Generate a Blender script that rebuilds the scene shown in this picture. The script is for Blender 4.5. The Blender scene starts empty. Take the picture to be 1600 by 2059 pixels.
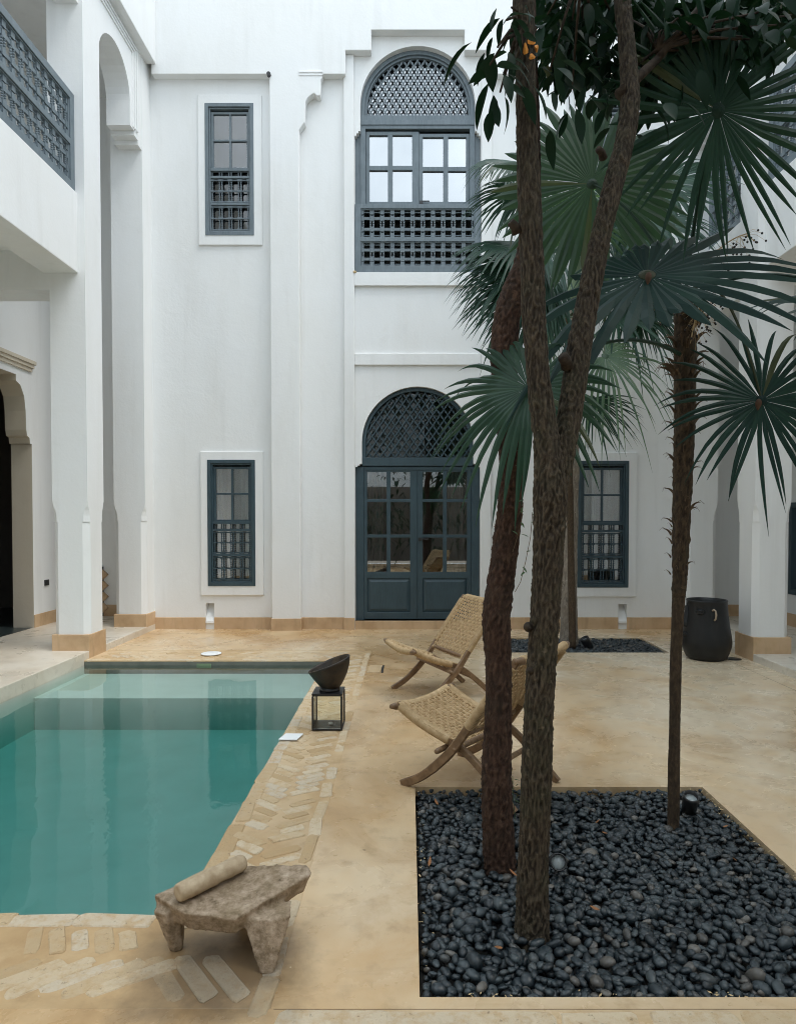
import bpy, bmesh, math, random
import numpy as np
from mathutils import Vector, Matrix, noise
from mathutils.geometry import tessellate_polygon
R = math.radians
random.seed(7); rng = np.random.default_rng(7)
sc = bpy.context.scene
COL = sc.collection

# ------------------------------------------------------------------ camera
FOC = 1372.7; PITCH = R(1.3); CX = 822.0; CY = 1042 + FOC*math.tan(PITCH); CAMZ = 1.6
cd = bpy.data.cameras.new('camera'); cam = bpy.data.objects.new('camera', cd); COL.objects.link(cam)
cam.location = (0, 0, CAMZ); cam.rotation_euler = (R(90) - PITCH, 0, 0)
cd.sensor_fit = 'VERTICAL'; cd.sensor_height = 36; cd.lens = 36*FOC/2059
cd.shift_x = -(CX - 800)/2059; cd.shift_y = (CY - 1029.5)/2059
cd.clip_start = 0.02; cd.clip_end = 600
sc.camera = cam

# ------------------------------------------------------------------ sky and sun
w = bpy.data.worlds.new('World'); sc.world = w; w.use_nodes = True
nt = w.node_tree; nt.nodes.clear(); L_ = nt.links.new
out = nt.nodes.new('ShaderNodeOutputWorld'); bg = nt.nodes.new('ShaderNodeBackground')
sky = nt.nodes.new('ShaderNodeTexSky'); sky.sky_type = 'NISHITA'; sky.sun_disc = False
SUN_EL, SUN_ROT = R(60), R(112)
sky.sun_elevation = SUN_EL; sky.sun_rotation = SUN_ROT
tc = nt.nodes.new('ShaderNodeTexCoord')
n1 = nt.nodes.new('ShaderNodeTexNoise'); n1.inputs['Scale'].default_value = 2.6; n1.inputs['Detail'].default_value = 7; n1.inputs['Roughness'].default_value = .55
cr = nt.nodes.new('ShaderNodeValToRGB'); cr.color_ramp.elements[0].position = .34; cr.color_ramp.elements[1].position = .50
cloud = nt.nodes.new('ShaderNodeTexNoise'); cloud.inputs['Scale'].default_value = 3.4; cloud.inputs['Detail'].default_value = 6
cc = nt.nodes.new('ShaderNodeValToRGB')
cc.color_ramp.elements[0].position = .36; cc.color_ramp.elements[0].color = (.55, .63, .70, 1)
cc.color_ramp.elements[1].position = .7; cc.color_ramp.elements[1].color = (.90, 1.0, 1.06, 1)
mul = nt.nodes.new('ShaderNodeMix'); mul.data_type = 'RGBA'; mul.blend_type = 'MULTIPLY'; mul.inputs[0].default_value = 1
mul.inputs[7].default_value = (10.5, 10.5, 10.5, 1)
mx = nt.nodes.new('ShaderNodeMix'); mx.data_type = 'RGBA'
L_(tc.outputs['Generated'], n1.inputs['Vector']); L_(tc.outputs['Generated'], cloud.inputs['Vector'])
L_(n1.outputs['Fac'], cr.inputs['Fac']); L_(cloud.outputs['Fac'], cc.inputs['Fac'])
L_(cc.outputs['Color'], mul.inputs[6]); L_(cr.outputs['Color'], mx.inputs[0])
sep = nt.nodes.new('ShaderNodeSeparateXYZ'); mr = nt.nodes.new('ShaderNodeMapRange')
L_(tc.outputs['Generated'], sep.inputs[0]); L_(sep.outputs['Z'], mr.inputs['Value'])
mr.inputs['From Min'].default_value = 0; mr.inputs['From Max'].default_value = 1; mr.inputs['To Min'].default_value = .50; mr.inputs['To Max'].default_value = 1.45
zen = nt.nodes.new('ShaderNodeMix'); zen.data_type = 'RGBA'; zen.blend_type = 'MULTIPLY'; zen.inputs[0].default_value = 1
L_(mul.outputs[2], zen.inputs[6]); L_(mr.outputs[0], zen.inputs[7])
L_(sky.outputs['Color'], mx.inputs[6]); L_(zen.outputs[2], mx.inputs[7])
L_(mx.outputs[2], bg.inputs['Color']); bg.inputs['Strength'].default_value = 0.12
L_(bg.outputs[0], out.inputs[0])
sd = bpy.data.lights.new('sun', 'SUN'); sd.energy = 0.85; sd.angle = R(26); sd.color = (1, .97, .92)
sun = bpy.data.objects.new('sun', sd); COL.objects.link(sun); sun.location = (6, -6, 30)
dsun = Vector((math.sin(SUN_ROT)*math.cos(SUN_EL), math.cos(SUN_ROT)*math.cos(SUN_EL), math.sin(SUN_EL)))
sun.rotation_euler = dsun.to_track_quat('Z', 'Y').to_euler()
sc.view_settings.view_transform = 'Standard'; sc.view_settings.look = 'None'
sc.view_settings.exposure = 1.06; sc.view_settings.gamma = 1; sc.view_settings.use_curve_mapping = False
sc.cycles.filter_width = 1.0; sc.cycles.max_bounces = 10; sc.cycles.diffuse_bounces = 6; sc.cycles.transparent_max_bounces = 24

# ------------------------------------------------------------------ helpers
def at(px, py, Y):
    """photo pixel seen at depth Y -> world point"""
    r = (px - CX)/FOC; u = (CY - py)/FOC
    d = Vector((r, math.cos(PITCH) + u*math.sin(PITCH), -math.sin(PITCH) + u*math.cos(PITCH)))
    return Vector((0, 0, CAMZ)) + d*(Y/d.y)

def tag(o, label=None, cat=None, group=None, kind=None):
    if label: o['label'] = label
    if cat: o['category'] = cat
    if group: o['group'] = group
    if kind: o['kind'] = kind
    return o

def thing(name, loc, label, cat, group=None, rz=0):
    o = bpy.data.objects.new(name, None); o.empty_display_size = .2; COL.objects.link(o)
    o.location = loc; o.rotation_euler = (0, 0, rz)
    return tag(o, label, cat, group)

def link(name, me, parent=None, world=True):
    o = bpy.data.objects.new(name, me); COL.objects.link(o)
    if parent is not None:
        o.parent = parent
        if world:
            if parent.parent is None: o.matrix_parent_inverse = Matrix.Translation(-Vector(parent.location))
    return o

def copy_tree(o, parent=None):
    c = o.copy(); COL.objects.link(c)
    if parent is not None: c.parent = parent
    for ch in list(o.children): copy_tree(ch, c)
    return c

def frame(d, up=Vector((0, 0, 1))):
    d = d.normalized(); s = d.cross(up)
    if s.length < 1e-4: s = d.cross(Vector((1, 0, 0)))
    s.normalize(); return s, s.cross(d).normalized()

class MB:
    def __init__(s, xf=None): s.v = []; s.f = []; s.xf = xf
    def add(s, vs, fs):
        b = len(s.v)
        s.v += [tuple(s.xf(*p)) for p in vs] if s.xf else [tuple(p) for p in vs]
        s.f += [tuple(i + b for i in f) for f in fs]; return s
    def box(s, x0, x1, y0, y1, z0, z1):
        return s.add([(x0,y0,z0),(x1,y0,z0),(x1,y1,z0),(x0,y1,z0),(x0,y0,z1),(x1,y0,z1),(x1,y1,z1),(x0,y1,z1)],
                     [(3,2,1,0),(4,5,6,7),(0,1,5,4),(1,2,6,5),(2,3,7,6),(3,0,4,7)])
    def lathe(s, prof, base=(0,0,0), axis=(0,0,1), n=16, cap=True):
        ax = Vector(axis).normalized(); a, b = frame(ax, Vector((0,1,0)) if abs(ax.z) > .9 else Vector((0,0,1)))
        base = Vector(base); vs = []; fs = []
        for r, t in prof:
            for i in range(n):
                th = 2*math.pi*i/n
                vs.append(base + ax*t + a*(r*math.cos(th)) + b*(r*math.sin(th)))
        for k in range(len(prof)-1):
            for i in range(n):
                j = (i+1) % n
                fs.append((k*n+i, k*n+j, (k+1)*n+j, (k+1)*n+i))
        if cap: fs += [tuple(range(n))[::-1], tuple((len(prof)-1)*n+i for i in range(n))]
        return s.add(vs, fs)
    def tube(s, pts, rad, n=8, cap=True, up=None, asp=1.0, ph=0.0):
        pts = [Vector(p) for p in pts]; m = len(pts)
        if not hasattr(rad, '__len__'): rad = [rad]*m
        vs = []; fs = []; u = Vector(up) if up is not None else None; pa = None
        for i, p in enumerate(pts):
            d = (pts[min(i+1, m-1)] - pts[max(i-1, 0)])
            if d.length < 1e-9: d = Vector((0,0,1))
            d.normalize()
            if u is not None: a, b = frame(d, u)
            else:
                if pa is None: a, b = frame(d)
                else:
                    a = pa - d*pa.dot(d)
                    a = a.normalized() if a.length > 1e-6 else frame(d)[0]
                    b = a.cross(d)
                pa = a
            for k in range(n):
                th = 2*math.pi*k/n + ph
                vs.append(p + a*(rad[i]*math.cos(th)) + b*(rad[i]*asp*math.sin(th)))
        for i in range(m-1):
            for k in range(n):
                j = (k+1) % n
                fs.append((i*n+k, i*n+j, (i+1)*n+j, (i+1)*n+k))
        if cap: fs += [tuple(range(n))[::-1], tuple((m-1)*n+i for i in range(n))]
        return s.add(vs, fs)
    def board(s, pts, wd, th, up):
        """rectangular bar swept along pts; th across `up`-side direction, wd in the bending plane"""
        pts = [Vector(p) for p in pts]; m = len(pts); vs = []; fs = []; u = Vector(up)
        for i, p in enumerate(pts):
            d = (pts[min(i+1, m-1)] - pts[max(i-1, 0)]).normalized()
            b = d.cross(u).normalized(); ww = wd[i] if hasattr(wd, '__len__') else wd
            c = .22*min(ww, th)
            for x, y in ((-th/2+c,-ww/2),(th/2-c,-ww/2),(th/2,-ww/2+c),(th/2,ww/2-c),(th/2-c,ww/2),(-th/2+c,ww/2),(-th/2,ww/2-c),(-th/2,-ww/2+c)):
                vs.append(p + u*x + b*y)
        n = 8
        for i in range(m-1):
            for k in range(n):
                j = (k+1) % n; fs.append((i*n+k, i*n+j, (i+1)*n+j, (i+1)*n+k))
        fs += [tuple(range(n))[::-1], tuple((m-1)*n+i for i in range(n))]
        return s.add(vs, fs)
    def prism(s, polys, d0, d1):
        """2-D polygon(s) (first outer, rest holes), extruded from d0 to d1 along local third axis"""
        loops = [[Vector((p[0], p[1], 0)) for p in q] for q in polys]
        tris = tessellate_polygon(loops); flat = [p for q in loops for p in q]; N = len(flat)
        vs = [(p.x, p.y, d0) for p in flat] + [(p.x, p.y, d1) for p in flat]
        fs = [tuple(t) for t in tris] + [tuple(i+N for i in reversed(t)) for t in tris]
        b = 0
        for q in loops:
            n = len(q)
            for i in range(n):
                j = (i+1) % n; fs.append((b+i, b+j, b+j+N, b+i+N))
            b += n
        return s.add(vs, fs)
    def mesh(s, name, mat, smooth=False, recalc=True):
        me = bpy.data.meshes.new(name); me.from_pydata(s.v, [], s.f)
        if recalc and s.f:
            bm = bmesh.new(); bm.from_mesh(me); bmesh.ops.recalc_face_normals(bm, faces=bm.faces); bm.to_mesh(me); bm.free()
        if mat is not None: me.materials.append(mat)
        if smooth: me.polygons.foreach_set('use_smooth', [True]*len(me.polygons))
        me.update(); return me
    def build(s, name, mat, parent=None, smooth=False, world=True, bevel=0, recalc=True):
        o = link(name, s.mesh(name, mat, smooth, recalc), parent, world)
        if bevel:
            b = o.modifiers.new('bevel', 'BEVEL'); b.width = bevel; b.segments = 2; b.limit_method = 'ANGLE'; b.angle_limit = R(35)
        return o

def catmull(P, n):
    P = [Vector(p) for p in P]; out = []
    Q = [P[0]*2 - P[1]] + P + [P[-1]*2 - P[-2]]
    for i in range(1, len(Q)-2):
        for k in range(n):
            t = k/n; a, b, c, d = Q[i-1], Q[i], Q[i+1], Q[i+2]
            out.append(.5*((2*b) + (c-a)*t + (2*a-5*b+4*c-d)*t*t + (3*b-a-3*c+d)*t**3))
    out.append(P[-1]); return out
def lerps(R_, n):
    out = []
    for i in range(len(R_)-1):
        for k in range(n): out.append(R_[i] + (R_[i+1]-R_[i])*k/n)
    return out + [R_[-1]]

# ------------------------------------------------------------------ materials
class NT:
    def __init__(s, name):
        s.m = bpy.data.materials.new(name); s.m.use_nodes = True; s.t = s.m.node_tree
        s.p = s.t.nodes['Principled BSDF']; s.o = s.t.nodes['Material Output']
        s.tc = s.n('ShaderNodeTexCoord')
    def n(s, k): return s.t.nodes.new(k)
    def l(s, a, b): s.t.links.new(a, b)
    def co(s, space='Object', scale=(1,1,1), rot=(0,0,0)):
        if space == 'World':
            g = s.n('ShaderNodeNewGeometry'); src = g.outputs['Position']
        else: src = s.tc.outputs[space]
        m = s.n('ShaderNodeMapping'); m.inputs['Scale'].default_value = scale; m.inputs['Rotation'].default_value = rot
        s.l(src, m.inputs['Vector']); return m.outputs[0]
    def noise(s, vec, scale, detail=4, rough=.55, dist=0):
        q = s.n('ShaderNodeTexNoise'); q.inputs['Scale'].default_value = scale; q.inputs['Detail'].default_value = detail
        q.inputs['Roughness'].default_value = rough; q.inputs['Distortion'].default_value = dist
        s.l(vec, q.inputs['Vector']); return q.outputs['Fac']
    def ramp(s, fac, stops):
        r = s.n('ShaderNodeValToRGB'); e = r.color_ramp.elements
        while len(e) < len(stops): e.new(.5)
        for i, (p, c) in enumerate(stops):
            e[i].position = p; e[i].color = (c, c, c, 1) if not hasattr(c, '__len__') else (*c, 1)
        s.l(fac, r.inputs['Fac']); return r.outputs['Color']
    def mix(s, fac, a, b, mode='MIX'):
        m = s.n('ShaderNodeMix'); m.data_type = 'RGBA'; m.blend_type = mode
        for val, idx in ((fac, 0), (a, 6), (b, 7)):
            if hasattr(val, 'links') or isinstance(val, bpy.types.NodeSocket): s.l(val, m.inputs[idx])
            elif hasattr(val, '__len__'): m.inputs[idx].default_value = (*val, 1)
            else: m.inputs[idx].default_value = val
        return m.outputs[2]
    def bump(s, h, strength=.3, dist=.01):
        b = s.n('ShaderNodeBump'); b.inputs['Strength'].default_value = strength; b.inputs['Distance'].default_value = dist
        s.l(h, b.inputs['Height']); s.l(b.outputs[0], s.p.inputs['Normal']); return b
    def set(s, color=None, rough=None, spec=None, metal=None):
        for v, k in ((color, 'Base Color'), (rough, 'Roughness'), (spec, 'Specular IOR Level'), (metal, 'Metallic')):
            if v is None: continue
            if isinstance(v, bpy.types.NodeSocket): s.l(v, s.p.inputs[k])
            elif hasattr(v, '__len__'): s.p.inputs[k].default_value = (*v, 1)
            else: s.p.inputs[k].default_value = v
        return s.m

def simple(name, c1, c2, scale=8, rough=.6, spec=.4, bump=.15, bscale=None, bdist=.004, space='Object', stretch=(1,1,1), metal=0):
    m = NT(name); v = m.co(space, stretch)
    f = m.noise(v, scale, 6)
    m.set(m.ramp(f, [(.3, c1), (.7, c2)]), rough, spec, metal)
    if bump: m.bump(m.noise(v, bscale or scale*4, 5), bump, bdist)
    return m.m

M = {}
def plaster(name, base, warm):
    m = NT(name); v = m.co('World')
    a = m.noise(v, .55, 6, .6); b = m.noise(m.co('World', (1, 1, .25)), 2.2, 6, .62)
    c = m.mix(m.ramp(a, [(.35, 0.0), (.75, .55)]), base, warm)
    c = m.mix(m.ramp(b, [(.50, 0.0), (.82, .42)]), c, tuple(x*.86 for x in warm))
    c = m.mix(m.ramp(m.noise(m.co('World', (1, 1, .07)), 5.5, 5, .6), [(.56, 0.0), (.76, .22)]), c, tuple(x*.72 for x in warm))
    c = m.mix(m.ramp(m.noise(v, 1.3, 9, .72, .6), [(.60, 0.0), (.70, .18)]), c, tuple(x*.78 for x in warm))
    m.set(c, .70, .3)
    m.bump(m.mix(.3, m.noise(v, 2.6, 5, .55, 1.0), m.noise(v, 30, 5)), .34, .014)
    return m.m
M['plaster'] = plaster('white_plaster', (.80, .81, .81), (.78, .77, .735))
M['cream'] = plaster('cream_stucco', (.62, .56, .46), (.55, .48, .37))
def tan():
    m = NT('tan_tadelakt'); v = m.co('World'); a = m.noise(v, 3, 7, .62); b = m.noise(m.co('World', (6, 6, 1)), 1.6, 6)
    c = m.ramp(a, [(.3, (.44, .29, .16)), (.5, (.55, .38, .225)), (.75, (.62, .45, .29))])
    c = m.mix(m.ramp(b, [(.52, 0.0), (.75, .55)]), c, (.30, .20, .11))
    m.set(c, .55, .4); m.bump(m.noise(v, 40, 4), .15, .004); return m.m
M['tan'] = tan()
def floor_mat(name, dk, md, lt, pale, rough0=.24, damp_shade=False):
    m = NT(name); v = m.co('World')
    a = m.noise(v, .75, 9, .6, .8); b = m.noise(v, 2.1, 8, .65, .5); c = m.noise(v, 9, 6, .6); d = m.noise(v, 120, 3)
    e = m.noise(m.co('World', (1, .45, 1)), .45, 6, .55, 1.2)
    col = m.ramp(a, [(.26, dk), (.45, md), (.66, lt)])
    big = m.noise(m.co('World', (1, .7, 1)), .55, 8, .62, 1.0)
    g_ = m.n('ShaderNodeNewGeometry'); sx_ = m.n('ShaderNodeSeparateXYZ'); m.l(g_.outputs['Position'], sx_.inputs[0])
    mr_ = m.n('ShaderNodeMapRange'); mr_.inputs['From Min'].default_value = -.4; mr_.inputs['From Max'].default_value = 2.0; mr_.inputs['To Min'].default_value = -.07; mr_.inputs['To Max'].default_value = .10
    m.l(sx_.outputs['X'], mr_.inputs['Value']); ad_ = m.n('ShaderNodeMath'); m.l(big, ad_.inputs[0]); m.l(mr_.outputs[0], ad_.inputs[1])
    col = m.mix(m.ramp(ad_.outputs[0], [(.42, 0.0), (.66, .80)]), col, pale)
    col = m.mix(m.ramp(b, [(.50, 0.0), (.64, .55)]), col, lt)
    col = m.mix(m.ramp(m.noise(v, 1.25, 10, .70, 1.4), [(.50, 0.0), (.72, .60)]), col, dk)
    col = m.mix(m.ramp(m.noise(m.co('World', (.5, 1.6, 1)), 1.9, 8, .68, .8), [(.56, 0.0), (.74, .50)]), col, tuple(x*.8 for x in dk))
    col = m.mix(m.ramp(c, [(.30, .30), (.46, 0.0)]), col, tuple(x*.62 for x in dk))
    if damp_shade:
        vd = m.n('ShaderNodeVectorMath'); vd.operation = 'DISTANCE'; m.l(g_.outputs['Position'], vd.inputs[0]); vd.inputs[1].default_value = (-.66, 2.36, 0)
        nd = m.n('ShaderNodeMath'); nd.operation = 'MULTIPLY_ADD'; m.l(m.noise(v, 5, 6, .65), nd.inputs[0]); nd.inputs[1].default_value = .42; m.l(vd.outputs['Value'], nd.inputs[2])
        col = m.mix(m.ramp(nd.outputs[0], [(.36, .80), (.60, 0.0)]), col, (.085, .052, .026))  # damp stain and the grinding table's shadow, painted as one dark patch
    sp = m.noise(v, 34, 2, .5)
    col = m.mix(m.ramp(sp, [(.74, 0.0), (.78, .6)]), col, pale)
    col = m.mix(m.ramp(m.noise(v, 17, 3), [(.22, .7), (.27, 0.0)]), col, tuple(x*.4 for x in dk))
    m.set(col, m.ramp(b, [(.3, rough0), (.7, rough0+.22)]), .45)
    m.bump(m.mix(.3, c, d), .10, .004); return m.m
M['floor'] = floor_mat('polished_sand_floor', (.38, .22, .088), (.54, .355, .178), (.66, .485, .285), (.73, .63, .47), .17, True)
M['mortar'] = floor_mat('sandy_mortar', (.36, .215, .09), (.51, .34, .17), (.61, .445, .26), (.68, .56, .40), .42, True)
M['platform'] = floor_mat('pale_platform_floor', (.52, .44, .34), (.60, .53, .43), (.66, .60, .51), (.70, .66, .58), .22)
def brick():
    m = NT('worn_cream_brick'); oi = m.n('ShaderNodeObjectInfo'); v = m.co('World')
    base = m.ramp(oi.outputs['Random'], [(0, (.48, .335, .18)), (.3, (.57, .43, .265)), (.7, (.65, .53, .37)), (1, (.58, .49, .37))])
    c = m.mix(m.ramp(m.noise(v, 16, 8, .7), [(.46, 0.0), (.64, .75)]), base, (.52, .35, .18))
    c = m.mix(m.ramp(m.noise(v, 40, 6, .7), [(.30, .7), (.40, 0.0)]), c, (.17, .11, .06))
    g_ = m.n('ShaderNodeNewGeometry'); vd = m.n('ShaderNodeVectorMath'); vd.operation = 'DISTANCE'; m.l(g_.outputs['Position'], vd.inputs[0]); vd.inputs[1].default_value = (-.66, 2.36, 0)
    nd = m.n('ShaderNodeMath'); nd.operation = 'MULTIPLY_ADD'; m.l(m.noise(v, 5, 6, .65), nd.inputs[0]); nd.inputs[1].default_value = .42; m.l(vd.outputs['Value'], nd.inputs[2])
    c = m.mix(m.ramp(nd.outputs[0], [(.36, .70), (.60, 0.0)]), c, (.11, .09, .065))  # same painted damp and table shadow carried over the bricks
    m.set(c, .72, .3); m.bump(m.noise(v, 45, 7, .7), .8, .010); return m.m
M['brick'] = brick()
def bluewood(name, dk, lt):
    m = NT(name); v = m.co('World', (1, 1, .12)); v2 = m.co('World')
    g = m.noise(v, 55, 6, .6); k = m.noise(v2, 6, 5)
    c = m.mix(m.ramp(k, [(.4, 0.0), (.75, .6)]), m.ramp(g, [(.3, dk), (.7, lt)]), tuple(x*1.18 for x in lt))
    m.set(c, .42, .45); m.bump(g, .12, .003); return m.m
M['bluewood'] = bluewood('dark_blue_painted_wood', (.026, .050, .063), (.038, .068, .084))
M['greywood'] = bluewood('weathered_blue_grey_wood', (.100, .132, .152), (.150, .184, .205))
def glass(name, ior, tint=(.93,.96,.95)):
    m = NT(name); t = m.n('ShaderNodeBsdfTransparent'); t.inputs[0].default_value = (*tint, 1)
    g = m.n('ShaderNodeBsdfGlossy'); g.inputs['Roughness'].default_value = 0.0; g.inputs['Color'].default_value = (.95,.97,1,1)
    f = m.n('ShaderNodeFresnel'); f.inputs['IOR'].default_value = ior
    x = m.n('ShaderNodeMixShader'); m.l(f.outputs[0], x.inputs[0]); m.l(t.outputs[0], x.inputs[1]); m.l(g.outputs[0], x.inputs[2])
    m.l(x.outputs[0], m.o.inputs[0]); m.t.nodes.remove(m.p); return m.m
M['glass'] = glass('window_glass', 2.5)
M['fanglass'] = glass('fanlight_glass', 1.6)
M['upglass'] = glass('upper_window_glass', 3.2)
M['mirror_glass'] = glass('reflective_window_glass', 5.5, (.6,.65,.66))
M['clear'] = glass('lantern_glass', 1.45, (.97,.98,.96))
def water():
    m = NT('pool_water'); t = m.n('ShaderNodeBsdfTransparent'); t.inputs[0].default_value = (1,1,1,1)
    g = m.n('ShaderNodeBsdfGlossy'); g.inputs['Roughness'].default_value = 0.004
    f = m.n('ShaderNodeFresnel'); f.inputs['IOR'].default_value = 1.33
    v = m.co('World', (1, .8, 1)); b = m.n('ShaderNodeBump'); b.inputs['Strength'].default_value = .17; b.inputs['Distance'].default_value = .02
    h = m.mix(m.ramp(m.noise(v, .8, 3), [(.45, 0.0), (.72, 1.0)]), m.noise(v, 1.6, 2), m.noise(v, 9, 3))
    m.l(h, b.inputs['Height']); m.l(b.outputs[0], g.inputs['Normal']); m.l(b.outputs[0], f.inputs['Normal'])
    x = m.n('ShaderNodeMixShader'); m.l(f.outputs[0], x.inputs[0]); m.l(t.outputs[0], x.inputs[1]); m.l(g.outputs[0], x.inputs[2])
    m.l(x.outputs[0], m.o.inputs['Surface']); m.t.nodes.remove(m.p)
    va = m.n('ShaderNodeVolumeAbsorption'); va.inputs['Color'].default_value = (.02, .60, .585, 1); va.inputs['Density'].default_value = 1.42
    m.l(va.outputs[0], m.o.inputs['Volume']); return m.m
M['water'] = water()
M['poolplaster'] = simple('pale_pool_plaster', (.57, .55, .49), (.63, .615, .555), 3, .6, .3, .1)
M['slate'] = simple('stained_olive_waterline', (.12, .125, .105), (.17, .17, .145), 8, .5, .4, .2)
M['black'] = simple('black_metal', (.012, .013, .014), (.02, .02, .021), 12, .42, .5, .08)
M['potblack'] = simple('black_glazed_clay', (.008, .009, .010), (.014, .015, .016), 7, .40, .38, .25, 26, .004)
M['rawclay'] = simple('worn_bare_clay', (.30, .23, .17), (.42, .34, .26), 20, .7, .3, .2)
def bowlm():
    m = NT('dark_brown_clay'); v = m.co('Object')
    c = m.ramp(m.noise(v, 9, 7, .65, .8), [(.35, (.016, .014, .012)), (.6, (.045, .030, .018)), (.8, (.10, .062, .03))])
    m.set(c, .55, .4); m.bump(m.noise(v, 60, 5), .35, .004); return m.m
M['bowl'] = bowlm()
def ropem():
    m = NT('natural_danish_cord'); v = m.co('Object', (1,1,1))
    c = m.ramp(m.noise(v, 30, 6, .6), [(.3, (.42, .28, .14)), (.55, (.56, .40, .225)), (.8, (.66, .50, .31))])
    m.set(c, .75, .25); m.bump(m.noise(v, 240, 2), .5, .002); return m.m
M['rope'] = ropem()
def teak():
    m = NT('oiled_teak'); v = m.co('Object', (8, 1.2, 1.2)); g = m.noise(v, 16, 6, .6, .6)
    c = m.ramp(g, [(.3, (.12, .068, .034)), (.55, (.215, .130, .068)), (.8, (.31, .20, .115))])
    m.set(c, .45, .45); m.bump(g, .15, .002); return m.m
M['teak'] = teak()
def stone():
    m = NT('carved_limestone'); v = m.co('World'); ge = m.n('ShaderNodeNewGeometry')
    a = m.noise(v, 26, 8, .68); b = m.noise(v, 90, 5, .6); k = m.noise(v, 7, 6)
    c = m.ramp(a, [(.28, (.10, .068, .040)), (.44, (.25, .185, .12)), (.58, (.39, .30, .215)), (.76, (.56, .46, .35))])
    c = m.mix(m.ramp(k, [(.45, 0.0), (.7, .45)]), c, (.22, .16, .09))
    c = m.mix(m.ramp(b, [(.27, .8), (.36, 0.0)]), c, (.05, .038, .028))
    m.set(c, .85, .25); m.bump(m.mix(.5, a, b), .8, .008); return m.m
M['stone'] = stone()
M['mano'] = simple('worn_pale_stone', (.33, .24, .145), (.52, .42, .29), 22, .8, .25, .5, 80, .004)
def barkm(name, cols, vs, dist, moss=None):
    m = NT(name); v = m.co('World', (1, 1, .34)); v2 = m.co('World')
    g = m.noise(v, vs, 7, .68, .5); k = m.noise(v2, 7, 6, .6)
    c = m.ramp(g, [(.30, cols[0]), (.50, cols[1]), (.72, cols[2])])
    if moss: c = m.mix(m.ramp(k, [(.48, 0.0), (.66, .55)]), c, moss)
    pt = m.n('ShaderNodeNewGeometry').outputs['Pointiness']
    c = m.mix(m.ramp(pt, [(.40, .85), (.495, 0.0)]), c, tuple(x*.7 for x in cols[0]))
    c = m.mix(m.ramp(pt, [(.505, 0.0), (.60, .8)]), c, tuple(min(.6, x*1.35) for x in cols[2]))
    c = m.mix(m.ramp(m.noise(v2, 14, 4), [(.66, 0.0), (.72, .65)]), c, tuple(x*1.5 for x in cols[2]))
    m.set(c, .85, .25); m.bump(g, .9, dist); return m.m
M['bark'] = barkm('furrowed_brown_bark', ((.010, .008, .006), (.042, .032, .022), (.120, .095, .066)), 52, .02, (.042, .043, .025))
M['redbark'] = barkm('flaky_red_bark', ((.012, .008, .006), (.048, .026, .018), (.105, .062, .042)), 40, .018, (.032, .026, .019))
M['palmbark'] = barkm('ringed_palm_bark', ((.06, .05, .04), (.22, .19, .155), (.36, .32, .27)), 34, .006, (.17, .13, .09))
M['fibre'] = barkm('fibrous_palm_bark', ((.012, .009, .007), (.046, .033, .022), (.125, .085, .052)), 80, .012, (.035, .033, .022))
M['stub'] = simple('dark_branch_bark', (.020, .015, .011), (.060, .045, .032), 40, .85, .2, .6, 90, .006)
M['orange'] = simple('orange_bark', (.55, .20, .03), (.85, .36, .05), 40, .6, .3, .3)
def leafm(name, c1, c2, c3, rough=.38, trans=.28, space='World', spec=.4):
    m = NT(name); v = m.co(space); ge = m.n('ShaderNodeNewGeometry')
    f = m.noise(v, 5, 4); oi = m.n('ShaderNodeObjectInfo')
    a = m.ramp(f, [(.3, c1), (.7, c2)])
    c = m.mix(m.ramp(ge.outputs['Random Per Island'], [(.55, 0.0), (1, .55)]), a, c3)
    c = m.mix(m.ramp(oi.outputs['Random'], [(0, 0.0), (1, .35)]), c, c3)
    c = m.mix(m.ramp(ge.outputs['Random Per Island'], [(.015, .6), (.03, 0.0)]), c, (.085, .085, .04))
    m.set(c, rough, spec)
    tr = m.n('ShaderNodeBsdfTranslucent'); m.l(m.mix(1.0, c, (1.5, 1.9, .9), 'MULTIPLY'), tr.inputs['Color'])
    x = m.n('ShaderNodeMixShader'); x.inputs[0].default_value = trans
    m.l(m.p.outputs[0], x.inputs[1]); m.l(tr.outputs[0], x.inputs[2]); m.l(x.outputs[0], m.o.inputs[0]); return m.m
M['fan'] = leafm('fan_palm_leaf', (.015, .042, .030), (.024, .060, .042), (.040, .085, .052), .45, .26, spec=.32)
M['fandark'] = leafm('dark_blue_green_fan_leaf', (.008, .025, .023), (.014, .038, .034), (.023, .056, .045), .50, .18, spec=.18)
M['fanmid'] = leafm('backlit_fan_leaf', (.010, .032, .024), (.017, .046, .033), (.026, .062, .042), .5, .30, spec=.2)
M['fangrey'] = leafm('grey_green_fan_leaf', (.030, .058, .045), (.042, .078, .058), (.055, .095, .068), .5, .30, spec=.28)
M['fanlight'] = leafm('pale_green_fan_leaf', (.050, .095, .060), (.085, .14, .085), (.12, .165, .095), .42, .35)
M['broad'] = leafm('glossy_broad_leaf', (.006, .020, .012), (.009, .030, .016), (.016, .044, .022), .48, .12, spec=.14)
M['shaft'] = simple('green_crownshaft', (.16, .22, .13), (.22, .29, .17), 5, .5, .4, .05)
M['dry'] = simple('dry_leaf', (.20, .085, .035), (.36, .17, .07), 20, .7, .3, .2)
M['straw'] = simple('dry_straw', (.40, .29, .15), (.62, .48, .28), 30, .8, .2, .2)
M['berry'] = simple('black_berry', (.008, .009, .010), (.02, .016, .016), 20, .35, .5, 0)
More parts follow.
